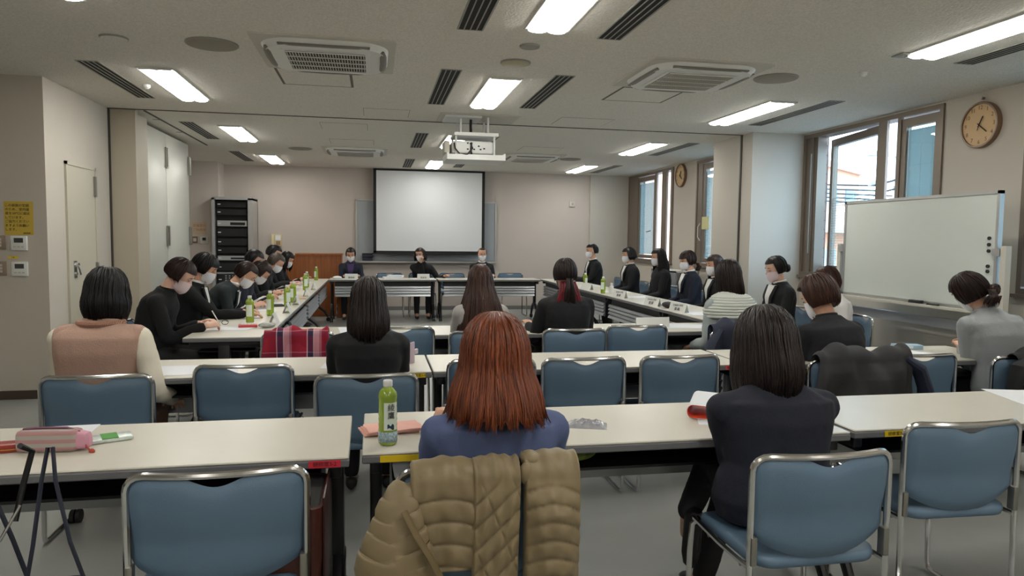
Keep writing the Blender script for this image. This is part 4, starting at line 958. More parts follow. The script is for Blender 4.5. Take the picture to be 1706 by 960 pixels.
# plaid scarf
def plaid():
    m = bpy.data.materials.new('plaid_wool'); m.use_nodes = True; nt = m.node_tree; b = nt.nodes['Principled BSDF']
    tc = nt.nodes.new('ShaderNodeTexCoord'); sx = nt.nodes.new('ShaderNodeSeparateXYZ'); nt.links.new(tc.outputs['Object'], sx.inputs[0])
    def band(out, sc, cols):
        mm = nt.nodes.new('ShaderNodeMath'); mm.operation = 'MULTIPLY'; mm.inputs[1].default_value = sc; nt.links.new(out, mm.inputs[0])
        fr = nt.nodes.new('ShaderNodeMath'); fr.operation = 'FRACT'; nt.links.new(mm.outputs[0], fr.inputs[0])
        cr = nt.nodes.new('ShaderNodeValToRGB'); cr.color_ramp.interpolation = 'CONSTANT'
        for i, (p, c) in enumerate(cols):
            e = cr.color_ramp.elements[i] if i < 2 else cr.color_ramp.elements.new(p)
            e.position = p; e.color = (*lin(c), 1)
        nt.links.new(fr.outputs[0], cr.inputs[0]); return cr
    a = band(sx.outputs['X'], 5.2, [(0, (150, 24, 48)), (.30, (220, 190, 200)), (.33, (52, 40, 70)), (.52, (220, 190, 200)), (.55, (206, 150, 160)), (.72, (170, 110, 124)), (.8, (150, 24, 48))])
    c = band(sx.outputs['Z'], 7.0, [(0, (150, 24, 48)), (.4, (60, 44, 76)), (.62, (214, 170, 180)), (.66, (150, 30, 54))])
    mx = nt.nodes.new('ShaderNodeMix'); mx.data_type = 'RGBA'; mx.inputs[0].default_value = .28
    nt.links.new(a.outputs[0], mx.inputs[6]); nt.links.new(c.outputs[0], mx.inputs[7]); nt.links.new(mx.outputs[2], b.inputs['Base Color']); b.inputs['Roughness'].default_value = .95
    return m
t = thing('plaid_scarf', 'red, navy and pink plaid scarf draped over a third-row chair back', 'scarf', (-.50, 4.90, 0))
drape(-.215, .20, .80, 0.0, .2, .30, plaid(), t, 'scarf', wav=.010, th=.008, side=lambda u, d: (u-.5)*.25*d)
NV = mat('navy_padded', (40, 46, 66), .7, bump=.4, bscale=30); DK = mat('charcoal_padded', (44, 44, 46), .75, bump=.4, bscale=30); BK = mat('black_coat', (20, 21, 25), .8, bump=.4, bscale=30)
t = thing('navy_coat', 'navy coat over the chair behind the striped sweater woman', 'coat', (2.64, 4.74, 0))
drape(-.25, .25, .82, 0, .25, .45, NV, t, 'coat_body', wav=.016, th=.02, bulge=.03, side=lambda u, d: (u-.5)*.35*d)
MB().tube([(-.2, -.06, .80), (-.27, -.07, .70), (-.31, -.06, .55), (-.32, -.05, .42)], [.03, .05, .05, .04], 12, .6).build('coat_sleeve', NV, t)
t = thing('padded_coat', 'charcoal padded coat over the chair of the short-haired person in black', 'coat', (2.66, 3.46, 0))
drape(-.29, .27, .81, 0, .25, .46, DK, t, 'coat_body', wav=.014, th=.03, bulge=.03, puff=lambda u, s, d: .02*abs(math.sin(PI*u*2.2))**.5, side=lambda u, d: (u-.5)*.22*d)
MB().tube([(.22, -.05, .80), (.31, -.06, .74), (.36, -.06, .62), (.37, -.05, .45)], [.04, .055, .055, .05], 12, .6).build('coat_sleeve', NV, t)
t = thing('black_coat', 'black coat over the chair of the leaning grey sweater woman', 'coat', (3.80, 3.40, 0))
drape(-.22, .26, .80, 0, .2, .5, BK, t, 'coat_body', wav=.014, th=.03, bulge=.02)
MB().tube([(-.15, -.05, .79), (-.235, -.06, .74), (-.26, -.06, .62), (-.26, -.05, .45)], [.04, .05, .045, .04], 12, .6).build('coat_sleeve', BK, t)

# ================================================================ people
HM = dict(
    black=hair_mat('hair_black', (9, 7, 8), (28, 22, 22)), soft=hair_mat('hair_soft_black', (16, 11, 11), (48, 34, 32), .4), brown=hair_mat('hair_brown', (34, 17, 12), (80, 46, 32)),
    dkbrown=hair_mat('hair_dark_brown', (18, 10, 8), (54, 32, 24)), red=hair_mat('hair_red_brown', (72, 32, 16), (152, 78, 42), .42), grey=hair_mat('hair_greyish', (40, 34, 30), (96, 84, 74)), crimson=hair_mat('hair_crimson', (60, 8, 16), (140, 26, 42)))
CTEX = bpy.data.textures.new('wrinkle', 'CLOUDS'); CTEX.noise_scale = .11; CTEX.noise_depth = 2
def voxel(mb, vox, smooth=2, wr=0., ratio=1.0):
    me = mb.mesh('tmp'); o = bpy.data.objects.new('tmp', me); COL.objects.link(o)
    r = o.modifiers.new('r', 'REMESH'); r.mode = 'VOXEL'; r.voxel_size = vox
    if smooth: s = o.modifiers.new('s', 'SMOOTH'); s.factor = .5; s.iterations = smooth
    if wr: d = o.modifiers.new('d', 'DISPLACE'); d.texture = CTEX; d.strength = wr; d.mid_level = .5
    if ratio < 1: d = o.modifiers.new('c', 'DECIMATE'); d.ratio = ratio
    dg = bpy.context.evaluated_depsgraph_get(); out = bpy.data.meshes.new_from_object(o.evaluated_get(dg))
    bpy.data.objects.remove(o); bpy.data.meshes.remove(me); return out
def catm(P, sub):
    P = [Vector(p) for p in P]; out = []
    for i in range(len(P)-1):
        p0, p1, p2, p3 = P[max(i-1, 0)], P[i], P[i+1], P[min(i+2, len(P)-1)]
        for k in range(sub):
            f = k/sub; out.append(.5*((2*p1)+(-p0+p2)*f+(2*p0-5*p1+4*p2-p3)*f*f+(-p0+3*p1-3*p2+p3)*f**3))
    return out+[P[-1]]
def limb(mb, pts, rad, n=12, sub=4, ends=True):
    P = catm(pts, sub); m = len(P); rr = np.interp(np.linspace(0, len(pts)-1, m), range(len(pts)), rad)
    mb.tube(P, list(rr), n)
    if ends:
        mb.sph(P[0], rr[0]*.99, 12, 8); mb.sph(P[-1], rr[-1]*.99, 12, 8)
HEADP = [(-.118, .018, .070, .035), (-.108, .032, .084, .0), (-.09, .045, .089, -.03), (-.065, .056, .090, -.055), (-.035, .065, .090, -.078), (0, .070, .088, -.090), (.03, .073, .092, -.096), (.06, .072, .088, -.096), (.085, .064, .075, -.083), (.102, .048, .054, -.062), (.114, .026, .028, -.034)]
def head(mb, C, Rm, s=1.0):
    rings = []; n = 36
    for z, hw, yf, yb in HEADP:
        cy, ry = (yf+yb)/2, (yf-yb)/2; ring = []
        for k in range(n):
            a = 2*PI*k/n; ca, sa = math.cos(a), math.sin(a); e = 2/2.25
            x = hw*abs(ca)**e*(1 if ca > 0 else -1); y = cy+ry*abs(sa)**e*(1 if sa > 0 else -1)
            if sa > 0:
                y -= .009*math.exp(-((abs(x)-.031)/.016)**2-((z-.002)/.014)**2)
                y += .004*math.exp(-((abs(x)-.03)/.03)**2-((z-.028)/.012)**2)
            ring.append(tuple(C+Rm @ (Vector((x, y, z))*s)))
        rings.append(ring)
    mb.loft(rings)
    T = lambda x, y, z: tuple(C+Rm @ (Vector((x, y, z))*s))
    mb.tube([T(0, .086, .012), T(0, .094, -.008), T(0, .104, -.026), T(0, .098, -.036)], [.007*s, .009*s, .013*s, .010*s], 10)
    mb.sph(T(0, .088, -.062), (.022*s, .009*s, .008*s), 12, 8, Rm)
    for q in (-1, 1):
        mb.sph(T(q*.073, -.012, -.008), (.008*s, .018*s, .030*s), 10, 8, Rm)
        mb.sph(T(q*.011, .092, -.033), (.007*s, .008*s, .006*s), 8, 6, Rm)
def hand(mb, W, fwd, nrm, side, pose='flat', s=1.0):
    """W wrist, fwd finger direction, nrm back-of-hand direction, side +1 = person's right hand"""
    f = Vector(fwd).normalized(); n = Vector(nrm); n = (n-f*n.dot(f)).normalized(); l = n.cross(f)*side    # l points to the thumb side
    curl = {'flat': (8, 12, 10), 'write': (45, 50, 30), 'fist': (75, 80, 50), 'relax': (22, 28, 20)}[pose]
    l = -l
    mb.loft([[tuple(W+f*d*s+l*(w_*math.cos(2*PI*k/12)*s)+n*(t_*math.sin(2*PI*k/12)*s)) for k in range(12)] for d, w_, t_ in ((-.03, .020, .017), (0, .024, .017), (.03, .034, .016), (.065, .040, .014), (.085, .036, .011))])
    for i, (off, L) in enumerate(((.030, .070), (.010, .078), (-.010, .073), (-.029, .058))):
        p = W+f*.078*s+l*off*s; d = (f+l*off*1.6).normalized(); pts = [p-d*.02*s, p]; ang = 0
        for j, sg in enumerate((.45, .32, .23)):
            ang += R(curl[j]*(1-.12*(i == 0))); dd = d*math.cos(ang)-n*math.sin(ang); pts.append(pts[-1]+dd*L*sg*s)
        mb.tube(pts, [.0088*s, .0088*s, .0082*s, .0074*s, .0055*s], 8)
    p = W+f*.02*s+l*.028*s; d1 = (f*.6+l*.75-n*.25).normalized(); d2 = (f*.9+l*.25-n*.35).normalized()
    if pose in ('write', 'fist'): d2 = (f*.75-l*.35-n*.6).normalized()
    mb.tube([p-d1*.01*s, p+d1*.035*s, p+d1*.035*s+d2*.028*s, p+d1*.035*s+d2*.052*s], [.013*s, .011*s, .0095*s, .007*s], 8)
def ik(S, H, L1, L2, pole):
    d = H-S; D = min(d.length, (L1+L2)*.995); u = d.normalized(); H = S+u*D
    a = (L1*L1-L2*L2+D*D)/(2*D); h = math.sqrt(max(0, L1*L1-a*a)); p = Vector(pole); p = (p-u*p.dot(u)).normalized()
    return S+u*a+p*h, H

def hair(style, C, Rm, s, hm, parent, near):
    st = dict(L=.0, b=.0, tip=.0, cut=118, pf=58, pb=118, vol=1.0, jag=.012, locks=0, side=0.0, bulk=1.0); st.update(style)
    ax, ay, az = .084*st['vol']*s, .106*st['vol']*s, .110*st['vol']*s; cy, cz = -.006*s, .010*s; ayf = max(ay, .114*s)
    nphi = 120 if near else 56; ns = 34 if near else 18
    ph0 = rng.uniform(0, 10)
    def ridge(phi, k): return (np.sin(phi*31*k+ph0)+.7*np.sin(phi*57*k+ph0*2)+.5*np.sin(phi*13*k+ph0*3))/2.2
    def path(phi, sv, off=0.0):
        """phi azimuth (0 back, +-pi front), sv 0..1 along the strand"""
        d = abs(math.degrees((phi+PI) % (2*PI)-PI)); x = (d-(st['cut']-10))/20; x = min(1, max(0, x)); x = x*x*(3-2*x)
        L = st['L']*(1-x)*(1+.0*math.cos(phi)); pb = (100 if st['L'] > 0 else st['pb']); pe = pb*(1-x)+st['pf']*x
        jg = st['jag']*(math.sin(phi*17+ph0)+math.sin(phi*41+ph0*2))
        arc = R(pe)*.1; tot = arc+L+ (jg if L > .03 else 0); q = sv*tot
        th_ = min(R(pe), q/.1+.001); dr = max(0, q-arc)
        o = off+.0016*s*float(ridge(phi, 1))*min(1, q/.03)
        sx, sy = math.sin(phi), -math.cos(phi)
        sth = math.sin(th_)**.86; ay_ = ay+(ayf-ay)*max(0, sy)**.5; p = Vector((sx*sth*(ax+o), sy*sth*(ay_+o)+cy, math.cos(th_)*(az+o)+cz))
        P = C+Rm @ p
        if dr > 0:
            h = Rm @ Vector((sx*ax, sy*ay, 0)); h.z = 0; hn = h.normalized(); f = dr/max(.05, st['L'])
            P = P+Vector((0, 0, -dr))+hn*(st['b']*math.sin(PI*min(1, f))+st['tip']*f*f+ (st.get('back', 0)*f if True else 0))
            P += Vector((st['side']*f*f, 0, 0))
            if st.get('push'): P.y -= st['push']*min(1, dr/.12)*max(0, math.cos(phi))**.5
        return P
    G = []; GI = []; uv = []
    for j in range(ns+1):
        row = []; ri = []
        for i in range(nphi+1):
            phi = -PI+2*PI*i/nphi; row.append(tuple(path(phi, j/ns))); ri.append(tuple(path(phi, j/ns, -.008*s)))
            uv.append((i/nphi, j/ns))
        G.append(row); GI.append(ri)
    mb = MB(); mb.grid(G, uv=uv); mb.grid([r[::-1] for r in GI], uv=uv); mb.grid([G[-1], GI[-1]], uv=[uv[i] for i in range(nphi+1)]*2)
    cl = R(st['cut']+4)
    for k in range(st['locks']):
        phi = rng.uniform(-cl, cl); s0 = rng.uniform(.05, .6) if near else rng.uniform(.3, .7); ext = rng.uniform(.97, 1.05) if st['L'] > 0 else rng.uniform(.93, 1.02)
        dphi = rng.normal(0, .06); of = rng.uniform(.000, .0045)*s; m = 9
        pts = [path(phi+dphi*(t*t), s0+(ext-s0)*t, of) for t in [i/(m-1) for i in range(m)]]
        r0 = rng.uniform(.0022, .0055)*s
        rad = [r0*(.25 if i == 0 else 1) if i < m-3 else r0*(1-.3*(i-m+4)) for i in range(m)]; rad[-1] = .0008
        u0 = (phi+PI)/(2*PI); q = MB().tube(pts, rad, 5, .45)
        mb.add(np.concatenate(q.V), q.F, [(u0+a*.01, b) for a, b in q.uv[0]])
    T = lambda x, y, z: C+Rm @ (Vector((x, y, z))*s)
    if style.get('tail'):
        g0 = T(0, -.118, style.get('gz', -.02)); Lt = style['tail']
        for k in range(90 if near else 30):
            a = rng.uniform(-1, 1); b = rng.uniform(-1, 1); L = Lt*rng.uniform(.75, 1.02)
            pts = [g0+Vector((a*.018, b*.012-.01, .01)), g0+Vector((a*.022, -.03+b*.014, -.03)), g0+Vector((a*.034, -.035+b*.02, -.35*L)), g0+Vector((a*.045, -.02+b*.02, -.7*L)), g0+Vector((a*.05+rng.normal(0, .006), -.015+b*.02, -L))]
            pts = catm(pts, 3); m = len(pts); r0 = rng.uniform(.004, .008)
            q = MB().tube(pts, [r0*min(1, 1.6*(1-i/(m-1))+.1) for i in range(m)], 5, .6); u0 = rng.uniform()
            mb.add(np.concatenate(q.V), q.F, [(u0+c*.02, d) for c, d in q.uv[0]])
    if style.get('bun'):
        bz = style.get('bz', .0); g0 = T(style.get('bx', 0), -.122, bz); rb = style['bun']
        for k in range(26):
            a = rng.uniform(0, PI); n1 = Vector((math.cos(a), rng.uniform(-.5, .5), math.sin(a))).normalized(); n2 = n1.cross(Vector((0, 1, .2))).normalized(); rr_ = rb*rng.uniform(.7, 1)
            pts = [g0+(n1*math.cos(t)+n2*math.sin(t))*rr_ for t in [R(x) for x in range(0, 300, 25)]]
            q = MB().tube(pts, [.009*s]*len(pts), 6); mb.add(np.concatenate(q.V), q.F, [(rng.uniform()*.02+k/26, d) for c, d in q.uv[0]])
        mb.sph(g0, rb*.8, 14, 10)
    o = mb.build('hair', HM[hm], parent, 180)
    if style.get('crimson'):
        m2 = MB(); g0 = T(0, -.085, -.09)
        for k in range(70):
            sd = 1 if k % 2 else -1; a = sd*rng.uniform(.25, 1); L = rng.uniform(.16, .26)
            pts = catm([g0+Vector((a*.055, .01, .03)), g0+Vector((a*.075, -.03, -.04)), g0+Vector((a*.10, -.048, -L*.6)), g0+Vector((a*.11, -.05, -L))], 3); m = len(pts); r0 = rng.uniform(.003, .006)
            q = MB().tube(pts, [r0*min(1, 1.6*(1-i/(m-1))+.05) for i in range(m)], 5, .6); m2.add(np.concatenate(q.V), q.F, [(k/70+c*.01, d) for c, d in q.uv[0]])
        m2.build('dyed_hair', HM['crimson'], parent, 180)
    return o

def person(label, x, y, rz, top, lean=4, hp=8, hy=0, hr=0, Lh=(-.16, .40, .745), Rh=(.16, .40, .745), pose=('relax', 'relax'), cloth='suit', cm=None, style=None, hm='black', mask='mask', skin='skin', vox=.009, near=False, male=False, shirt=None, group=None, tw=0, sh=1.0, hideleg=False, ankles=None, knees=None, pants='trousers', lat=0, wide=1.0, longsleeve=True, pitchneck=None, sc=1.0, pen=None, zseat=.0, pole=.16, tilt=0):
    t = thing('person', label, 'person', (x, y, 0), rz, group)
    k = 1.0
    for it in range(4):
        def D(a): return Vector((math.sin(R(lat))*math.cos(R(a)), math.sin(R(a)), math.cos(R(a))*math.cos(R(lat))))
        P0 = Vector((0, -.02, .545+zseat)); d1, d2, d3 = D(lean*.35), D(lean*.9), D(lean*1.35)
        P1 = P0+d1*.155*k; P2 = P1+d2*.165*k; P3 = P2+d3*.165*k
        Rm = Euler((-R(hp), R(hr), R(hy)), 'YXZ').to_matrix()
        Rm = Matrix.Rotation(R(hy), 3, 'Z') @ Matrix.Rotation(-R(hp), 3, 'X') @ Matrix.Rotation(R(hr), 3, 'Y')
        nk = (d3*.6+(Rm @ Vector((0, 0, 1)))*.4).normalized()
        HB = P3+nk*.070*k+d3*.008
        C = HB+Rm @ Vector((0, .022, .082))
        zt = max((C+Rm @ Vector((0, yy, zz))).z for yy, zz in ((0, .125), (-.06, .10), (-.1, .05)))
        k *= 1+(top-zt)/max(.3, (zt-.55)); k = min(1.25, max(.75, k))
    k = min(1.25, max(.75, k))
    rt = Matrix.Rotation(R(tw), 3, 'Z')
    X = rt @ Vector((1, 0, 0)); fr = rt @ Vector((0, 1, 0))
    w_ = (1.10 if male else 1.0)*wide
    def torso(mb, inf, bottom=0):
        secs = [(P0-d1*(.05+bottom), .150, .115), (P0, .168, .118), (P0+d1*.08, .150, .105), (P1, .130, .098), (P1+d2*.08, .140, .104), (P2, .152, .112), (P2+d3*.07, .158, .104), (P3-d3*.055, .146, .085), (P3-d3*.018, .098, .068), (P3+d3*.02, .058, .054)]
        rings = []
        for i, (c, a, b) in enumerate(secs):
            dd = d1 if i < 4 else d2 if i < 6 else d3; F2 = (fr-dd*fr.dot(dd)).normalized(); xx = X if i > 3 else Vector((1, 0, 0)).lerp(X, i/4)
            ia = inf*(1 if i < 8 else .5); ring = []
            for q in range(28):
                an = 2*PI*q/28; ca, sa = math.cos(an), math.sin(an); e = 2/2.4
                ring.append(tuple(c+xx*((a*w_+ia)*abs(ca)**e*(1 if ca > 0 else -1))+F2*((b+ia)*abs(sa)**e*(1 if sa > 0 else -1))))
            rings.append(ring)
        mb.loft(rings)
    Sh = {s: P3-d3*.080+X*(s*.156*w_*sh) for s in (-1, 1)}
    tgt = {-1: Vector(Lh), 1: Vector(Rh)}; arm = {}
    for s in (-1, 1): arm[s] = ik(Sh[s], tgt[s], .275, .250, (s*pole, -.35, -.75))
    body = MB(); torso(body, -.006)
    limb(body, [P3-d3*.06, P3+d3*.01, HB+Rm @ Vector((0, .005, .02))], [.06, .052, .050], 16)
    head(body, C, Rm)
    kn = knees or {s: Vector((s*.105, .41, .505+zseat)) for s in (-1, 1)}; an_ = ankles or {s: Vector((s*.10, .36, .085)) for s in (-1, 1)}
    kn = {s: Vector(v) for s, v in kn.items()}; an_ = {s: Vector(v) for s, v in an_.items()}
    for s in (-1, 1):
        E, H = arm[s]
        limb(body, [P3-d3*.035, Sh[s]], [.045, .046]); limb(body, [Sh[s], Sh[s].lerp(E, .5), E, E.lerp(H, .35), H], [.045, .040, .034, .034, .023])
        fw = (H-E).normalized(); pz_ = pose[0 if s < 0 else 1]; up = Vector((0, 0, 1)) if pz_ != 'fist' else Vector((s*.9, -.2, .2))
        if pz_ == 'write': fw = (fw+Vector((-s*.25, 0, -.1))).normalized(); up = Vector((s*.5, 0, .8))
        hand(body, H, fw, up, -s if s < 0 else -1, pz_)
        limb(body, [Vector((s*.088, .0, .53+zseat)), Vector(kn[s])*.5+Vector((s*.088, 0, .53+zseat))*.5, kn[s]], [.078, .066, .052]); limb(body, [kn[s], kn[s].lerp(an_[s], .35), an_[s]], [.05, .050, .032])
        limb(body, [an_[s], an_[s]+(Vector((0, .02, -.08)) if tilt and s < 0 else Vector((0, .09, -.04)))], [.034, .024])
    link('body', voxel(body, vox, 1), M[skin], t, 180)
    # garments
    g1 = MB(); inf = {'suit': .018, 'sweater': .020, 'shirt': .012}[cloth]; torso(g1, inf, .03)
    for s in (-1, 1):
        E, H = arm[s]; limb(g1, [P3-d3*.04, Sh[s]], [.052, .060], ends=True)
        e2 = H.lerp(E, .10)
        limb(g1, [Sh[s], Sh[s].lerp(E, .5), E, E.lerp(e2, .5), e2], [.060, .055, .048, .045, .036 if cloth != 'shirt' else .044], 14)
    link('jacket' if cloth == 'suit' else cloth, voxel(g1, .011 if near else .015, 2, .014), cm or BK, t, 180)
    g2 = MB(); g2.sph(P0+Vector((0, .02, -.02)), (.172*w_, .15, .095), 20, 12)
    for s in (-1, 1): limb(g2, [Vector((s*.088, .0, .53+zseat)), kn[s]], [.088, .064]); limb(g2, [kn[s], kn[s].lerp(an_[s], .5), an_[s]+Vector((0, 0, .02))], [.062, .055, .047])
    PM = {'trousers': mat('black_trousers', (22, 22, 25), .85), 'brown': mat('brown_skirt', (120, 92, 74), .9), 'beige': mat('beige_trousers', (150, 130, 108), .9)}[pants]
    link('trousers', voxel(g2, .016, 2, .01), PM, t, 180)
    for s in (-1, 1):
        a = an_[s]; q = MB(); q.loft([[(a.x+cx*wd*math.cos(2*PI*i/14), a.y+yo, a.z-.075+h*(.5+.5*math.sin(2*PI*i/14))) for i in range(14)] for yo, wd, h, cx in ((-.055, .020, .05, 1), (-.04, .032, .065, 1), (0, .035, .072, 1), (.06, .038, .055, 1), (.12, .040, .04, 1), (.165, .03, .03, 1), (.185, .012, .02, 1))])
        if tilt and s < 0: q.xf(Matrix.Translation(a) @ Matrix.Rotation(-R(tilt), 4, 'X') @ Matrix.Translation(-a))
        q.build('shoe', M['black'], t, 60)
    # collar and shirt front
    cring = [P3+d3*.010+X*(.058*math.cos(a))+fr*(.060*math.sin(a)+.004)+d3*(.012-.016*math.sin(a)) for a in [2*PI*i/20 for i in range(21)]]
    colm = shirt or cm or BK
    MB().tube(cring, .008, 8, 1.7, tuple(d3)).build('collar', colm, t)
    if shirt:
        G1, G2 = [], []
        lap = MB()
        for j in range(11):
            v = j/10; c = (P3-d3*.01).lerp(P2-d2*.09, v); bb = .070+.055*min(1, v*2.2)+inf+.005; hw = .058*(1-v)**.6+.008; dd = d3
            F2 = (fr-dd*fr.dot(dd)).normalized()
            G1.append([tuple(c+X*(hw*u)+F2*(bb-.25*(hw*u)**2*4)) for u in np.linspace(-1, 1, 9)]); G2.append([tuple(c+X*(hw*u)+F2*(bb-.02)) for u in np.linspace(-1, 1, 9)])
            if j in (0, 10) or 1: lap_pts = None
        MB().grid(G1).grid([r[::-1] for r in G2]).build('shirt_front', shirt, t, 180)
        for s in (-1, 1):
            A = []; B = []
            for j in range(11):
                v = j/10; c = Vector(G1[j][0 if s < 0 else 8]); wd = .030*math.sin(PI*min(1, .25+v*.75))+.004
                F2 = (fr-d3*fr.dot(d3)).normalized()
                A.append([tuple(c+F2*.006-X*s*.004), tuple(c+X*s*wd+F2*.001), tuple(c+X*s*wd-F2*.012), tuple(c-F2*.006-X*s*.004)])
            MB().grid(A, closed_u=True).build('lapel', cm or BK, t, 30)
    # face
    T = lambda a, b, c: C+Rm @ Vector((a, b, c))
    for s in (-1, 1):
        MB().sph(T(s*.031, .083, .001), (.013, .006, .004 if hp < 15 else .0025), 10, 6, Rm).build('eye', M['eye'], t)
        MB().tube([T(s*.016, .092, .024), T(s*.032, .092, .029), T(s*.048, .082, .024)], [.0022, .003, .0015], 5).build('eyebrow', HM[hm], t)
    if mask:
        G1, G2 = [], []
        for j in range(9):
            v = j/8; z = -.012-.112*v; r1 = []; r2_ = []
            for u in np.linspace(-1, 1, 15):
                zz = z-.012*(u*u)*(1-v)+.02*(u*u)*v; az = u*R(82)
                hw = np.interp(zz, [h[0] for h in HEADP], [h[1] for h in HEADP]); yf = np.interp(zz, [h[0] for h in HEADP], [h[2] for h in HEADP]); bul = .016*math.exp(-(u/.35)**2)*math.sin(PI*min(1, .25+v*.7))+.006
                cy = .01
                xx = (hw+.004+.002)*math.sin(az); yy = cy+(yf-cy+bul)*math.cos(az)
                r1.append(tuple(T(xx, yy, zz))); r2_.append(tuple(T(xx*.97, yy-.004, zz)))
            G1.append(r1); G2.append(r2_)
        o = MB().grid(G1).grid([r[::-1] for r in G2]).build('face_mask', M[mask], t, 180)
        for s in (-1, 1): MB().tube([T(s*.066, .03, -.03), T(s*.075, .0, .005), T(s*.08, -.02, .012), T(s*.075, -.025, -.02), T(s*.064, .02, -.085)], .0016, 5).build('ear_loop', M[mask], o)
    hair(style or {}, C, Rm, 1.0, hm, t, near)
    if pen:
        E, H = arm[1]; pp = H+(H-E).normalized()*.08
        MB().tube([pp+Vector((-.02, .03, -.025)), pp+Vector((.02, -.02, .09))], .0045, 8).build('held_pen', M['white'], t)
    t['hd'] = [C.x, C.y, C.z]; del t['hd']
    return t, dict(P3=P3, d3=d3, X=X, fr=fr, C=C, Rm=Rm, arm=arm, Sh=Sh, P2=P2, P1=P1, P0=P0, d2=d2, d1=d1, torso=torso)

CL = lambda n, c, r=.85, b=.3, bs=60: mat(n, c, r, bump=b, bscale=bs)
black = CL('black_suit', (15, 16, 20)); navy = CL('navy_suit', (22, 28, 44)); green = CL('dark_green_suit', (24, 34, 36)); bknit = CL('black_knit', (12, 12, 15), .95, .4, 120); dk2 = CL('charcoal_knit', (28, 29, 33), .95, .4, 120)
bluesw = CL('blue_sweater', (86, 98, 136), .9, .2, 160); greysw = CL('grey_sweater', (146, 150, 152), .95, .4, 120); greyl = CL('light_grey_sweater', (170, 166, 162), .95, .3, 120); cream = CL('cream_shirt', (226, 218, 200), .85, .2, 90); white = CL('white_shirt', (224, 222, 220), .8, .2, 90)
vestm = CL('beige_knit', (174, 142, 126), .95, .6, 140); stripe = wave_mat('striped_knit', (176, 182, 180), (212, 216, 210), 6.2, 'Z', .95, .9, (.4, .6), .012)
BOB = dict(L=.115, b=.012, tip=-.004, cut=124, pf=72, locks=150, vol=1.06)
# --- near row
P5, i5 = person('woman in blue sweater with red-brown hair, back to the camera, khaki jacket behind her', .375, 2.17, 0, 1.165, lean=3, hp=2, cloth='sweater', cm=bluesw, near=True, hm='red', wide=1.12, sh=1.02, Lh=(-.14, .34, .745), Rh=(.14, .34, .745),
    style=dict(L=.147, b=.018, tip=.044, cut=128, pf=70, locks=700, vol=1.29, jag=.008, push=.045), mask='mask', pitchneck=0)
P6, i6 = person('woman in dark navy with shoulder-length black hair and heeled shoes, near right', 1.385, 2.24, 0, 1.18, lean=8, hp=14, cloth='sweater', cm=CL('dark_navy_knit', (28, 31, 44), .9, .3, 120), near=True, hm='soft', wide=1.24, sh=1.0, Lh=(.02, .30, .745), Rh=(.14, .40, .745),
    style=dict(L=.18, b=.012, tip=-.010, cut=124, pf=72, locks=500, vol=1.22, jag=.012, push=.03), ankles={-1: (-.19, .26, .37), 1: (-.10, .30, .09)}, knees={-1: (-.02, .42, .54), 1: (.06, .40, .48)}, tilt=78)
# --- second row
P1_, i1 = person('woman in beige knit vest over a cream shirt, black bob, left', -1.33, 3.80, -6, 1.265, lean=6, hp=10, hy=-12, cloth='shirt', cm=cream, near=True, hm='black', wide=1.14, sh=1.06, pole=.3, Lh=(-.17, .34, .75), Rh=(.26, .20, .57), pants='brown',
    style=dict(L=.14, b=.014, tip=-.012, cut=122, pf=72, locks=260, vol=1.06, jag=.006, push=.01), vox=.007)
vm = MB(); i1['torso'](vm, .034, .02)
for s in (-1, 1): limb(vm, [i1['P3']-i1['d3']*.055, i1['Sh'][s]+Vector((0, 0, .004))-i1['X']*s*.022], [.060, .068])
link('knit_vest', voxel(vm, .010, 2, .008), vestm, P1_, 180)
MB().tube([i1['P3']+i1['d3']*(.0)+i1['X']*(.098*math.cos(a))+i1['fr']*(.088*math.sin(a)-.004) for a in [2*PI*k/24 for k in range(25)]], .016, 8).build('vest_neckband', wave_mat('knit_rib', (150, 108, 90), (186, 142, 122), 60, 'X', .95, .6), P1_)
P2_, i2 = person('woman in black jacket with shoulder-length dark hair, second row, back to the camera', -.03, 3.70, 0, 1.225, lean=4, hp=8, cloth='suit', cm=black, near=True, hm='soft', wide=1.0, Lh=(-.11, .36, .75), Rh=(.11, .36, .75),
    style=dict(L=.19, b=.014, tip=.012, cut=124, pf=72, locks=320, vol=1.06, jag=.012, push=.035), vox=.009)
P8, i8 = person('person in black top with short brown hair and glasses, head bowed, second row right', 2.74, 3.80, 14, 1.205, lean=14, hp=26, cloth='sweater', cm=dk2, near=True, hm='brown', wide=1.27, sh=1.05, Lh=(-.10, .38, .75), Rh=(.12, .40, .75),
    style=dict(L=0, pb=128, cut=95, pf=58, locks=200, vol=1.27, jag=0), vox=.007)
P10, i10 = person('woman in grey sweater leaning forward with tilted head and hair clip, right', 3.86, 3.72, 6, 1.235, lean=15, hp=22, hr=-28, cloth='sweater', cm=greysw, near=True, hm='dkbrown', wide=1.24, lat=-8, Lh=(.0, .30, .75), Rh=(.16, .34, .75),
    style=dict(L=0, pb=120, cut=112, pf=70, locks=180, vol=1.10, bun=.032, bx=.035, bz=-.05, tail=.10, gz=-.04), vox=.008)
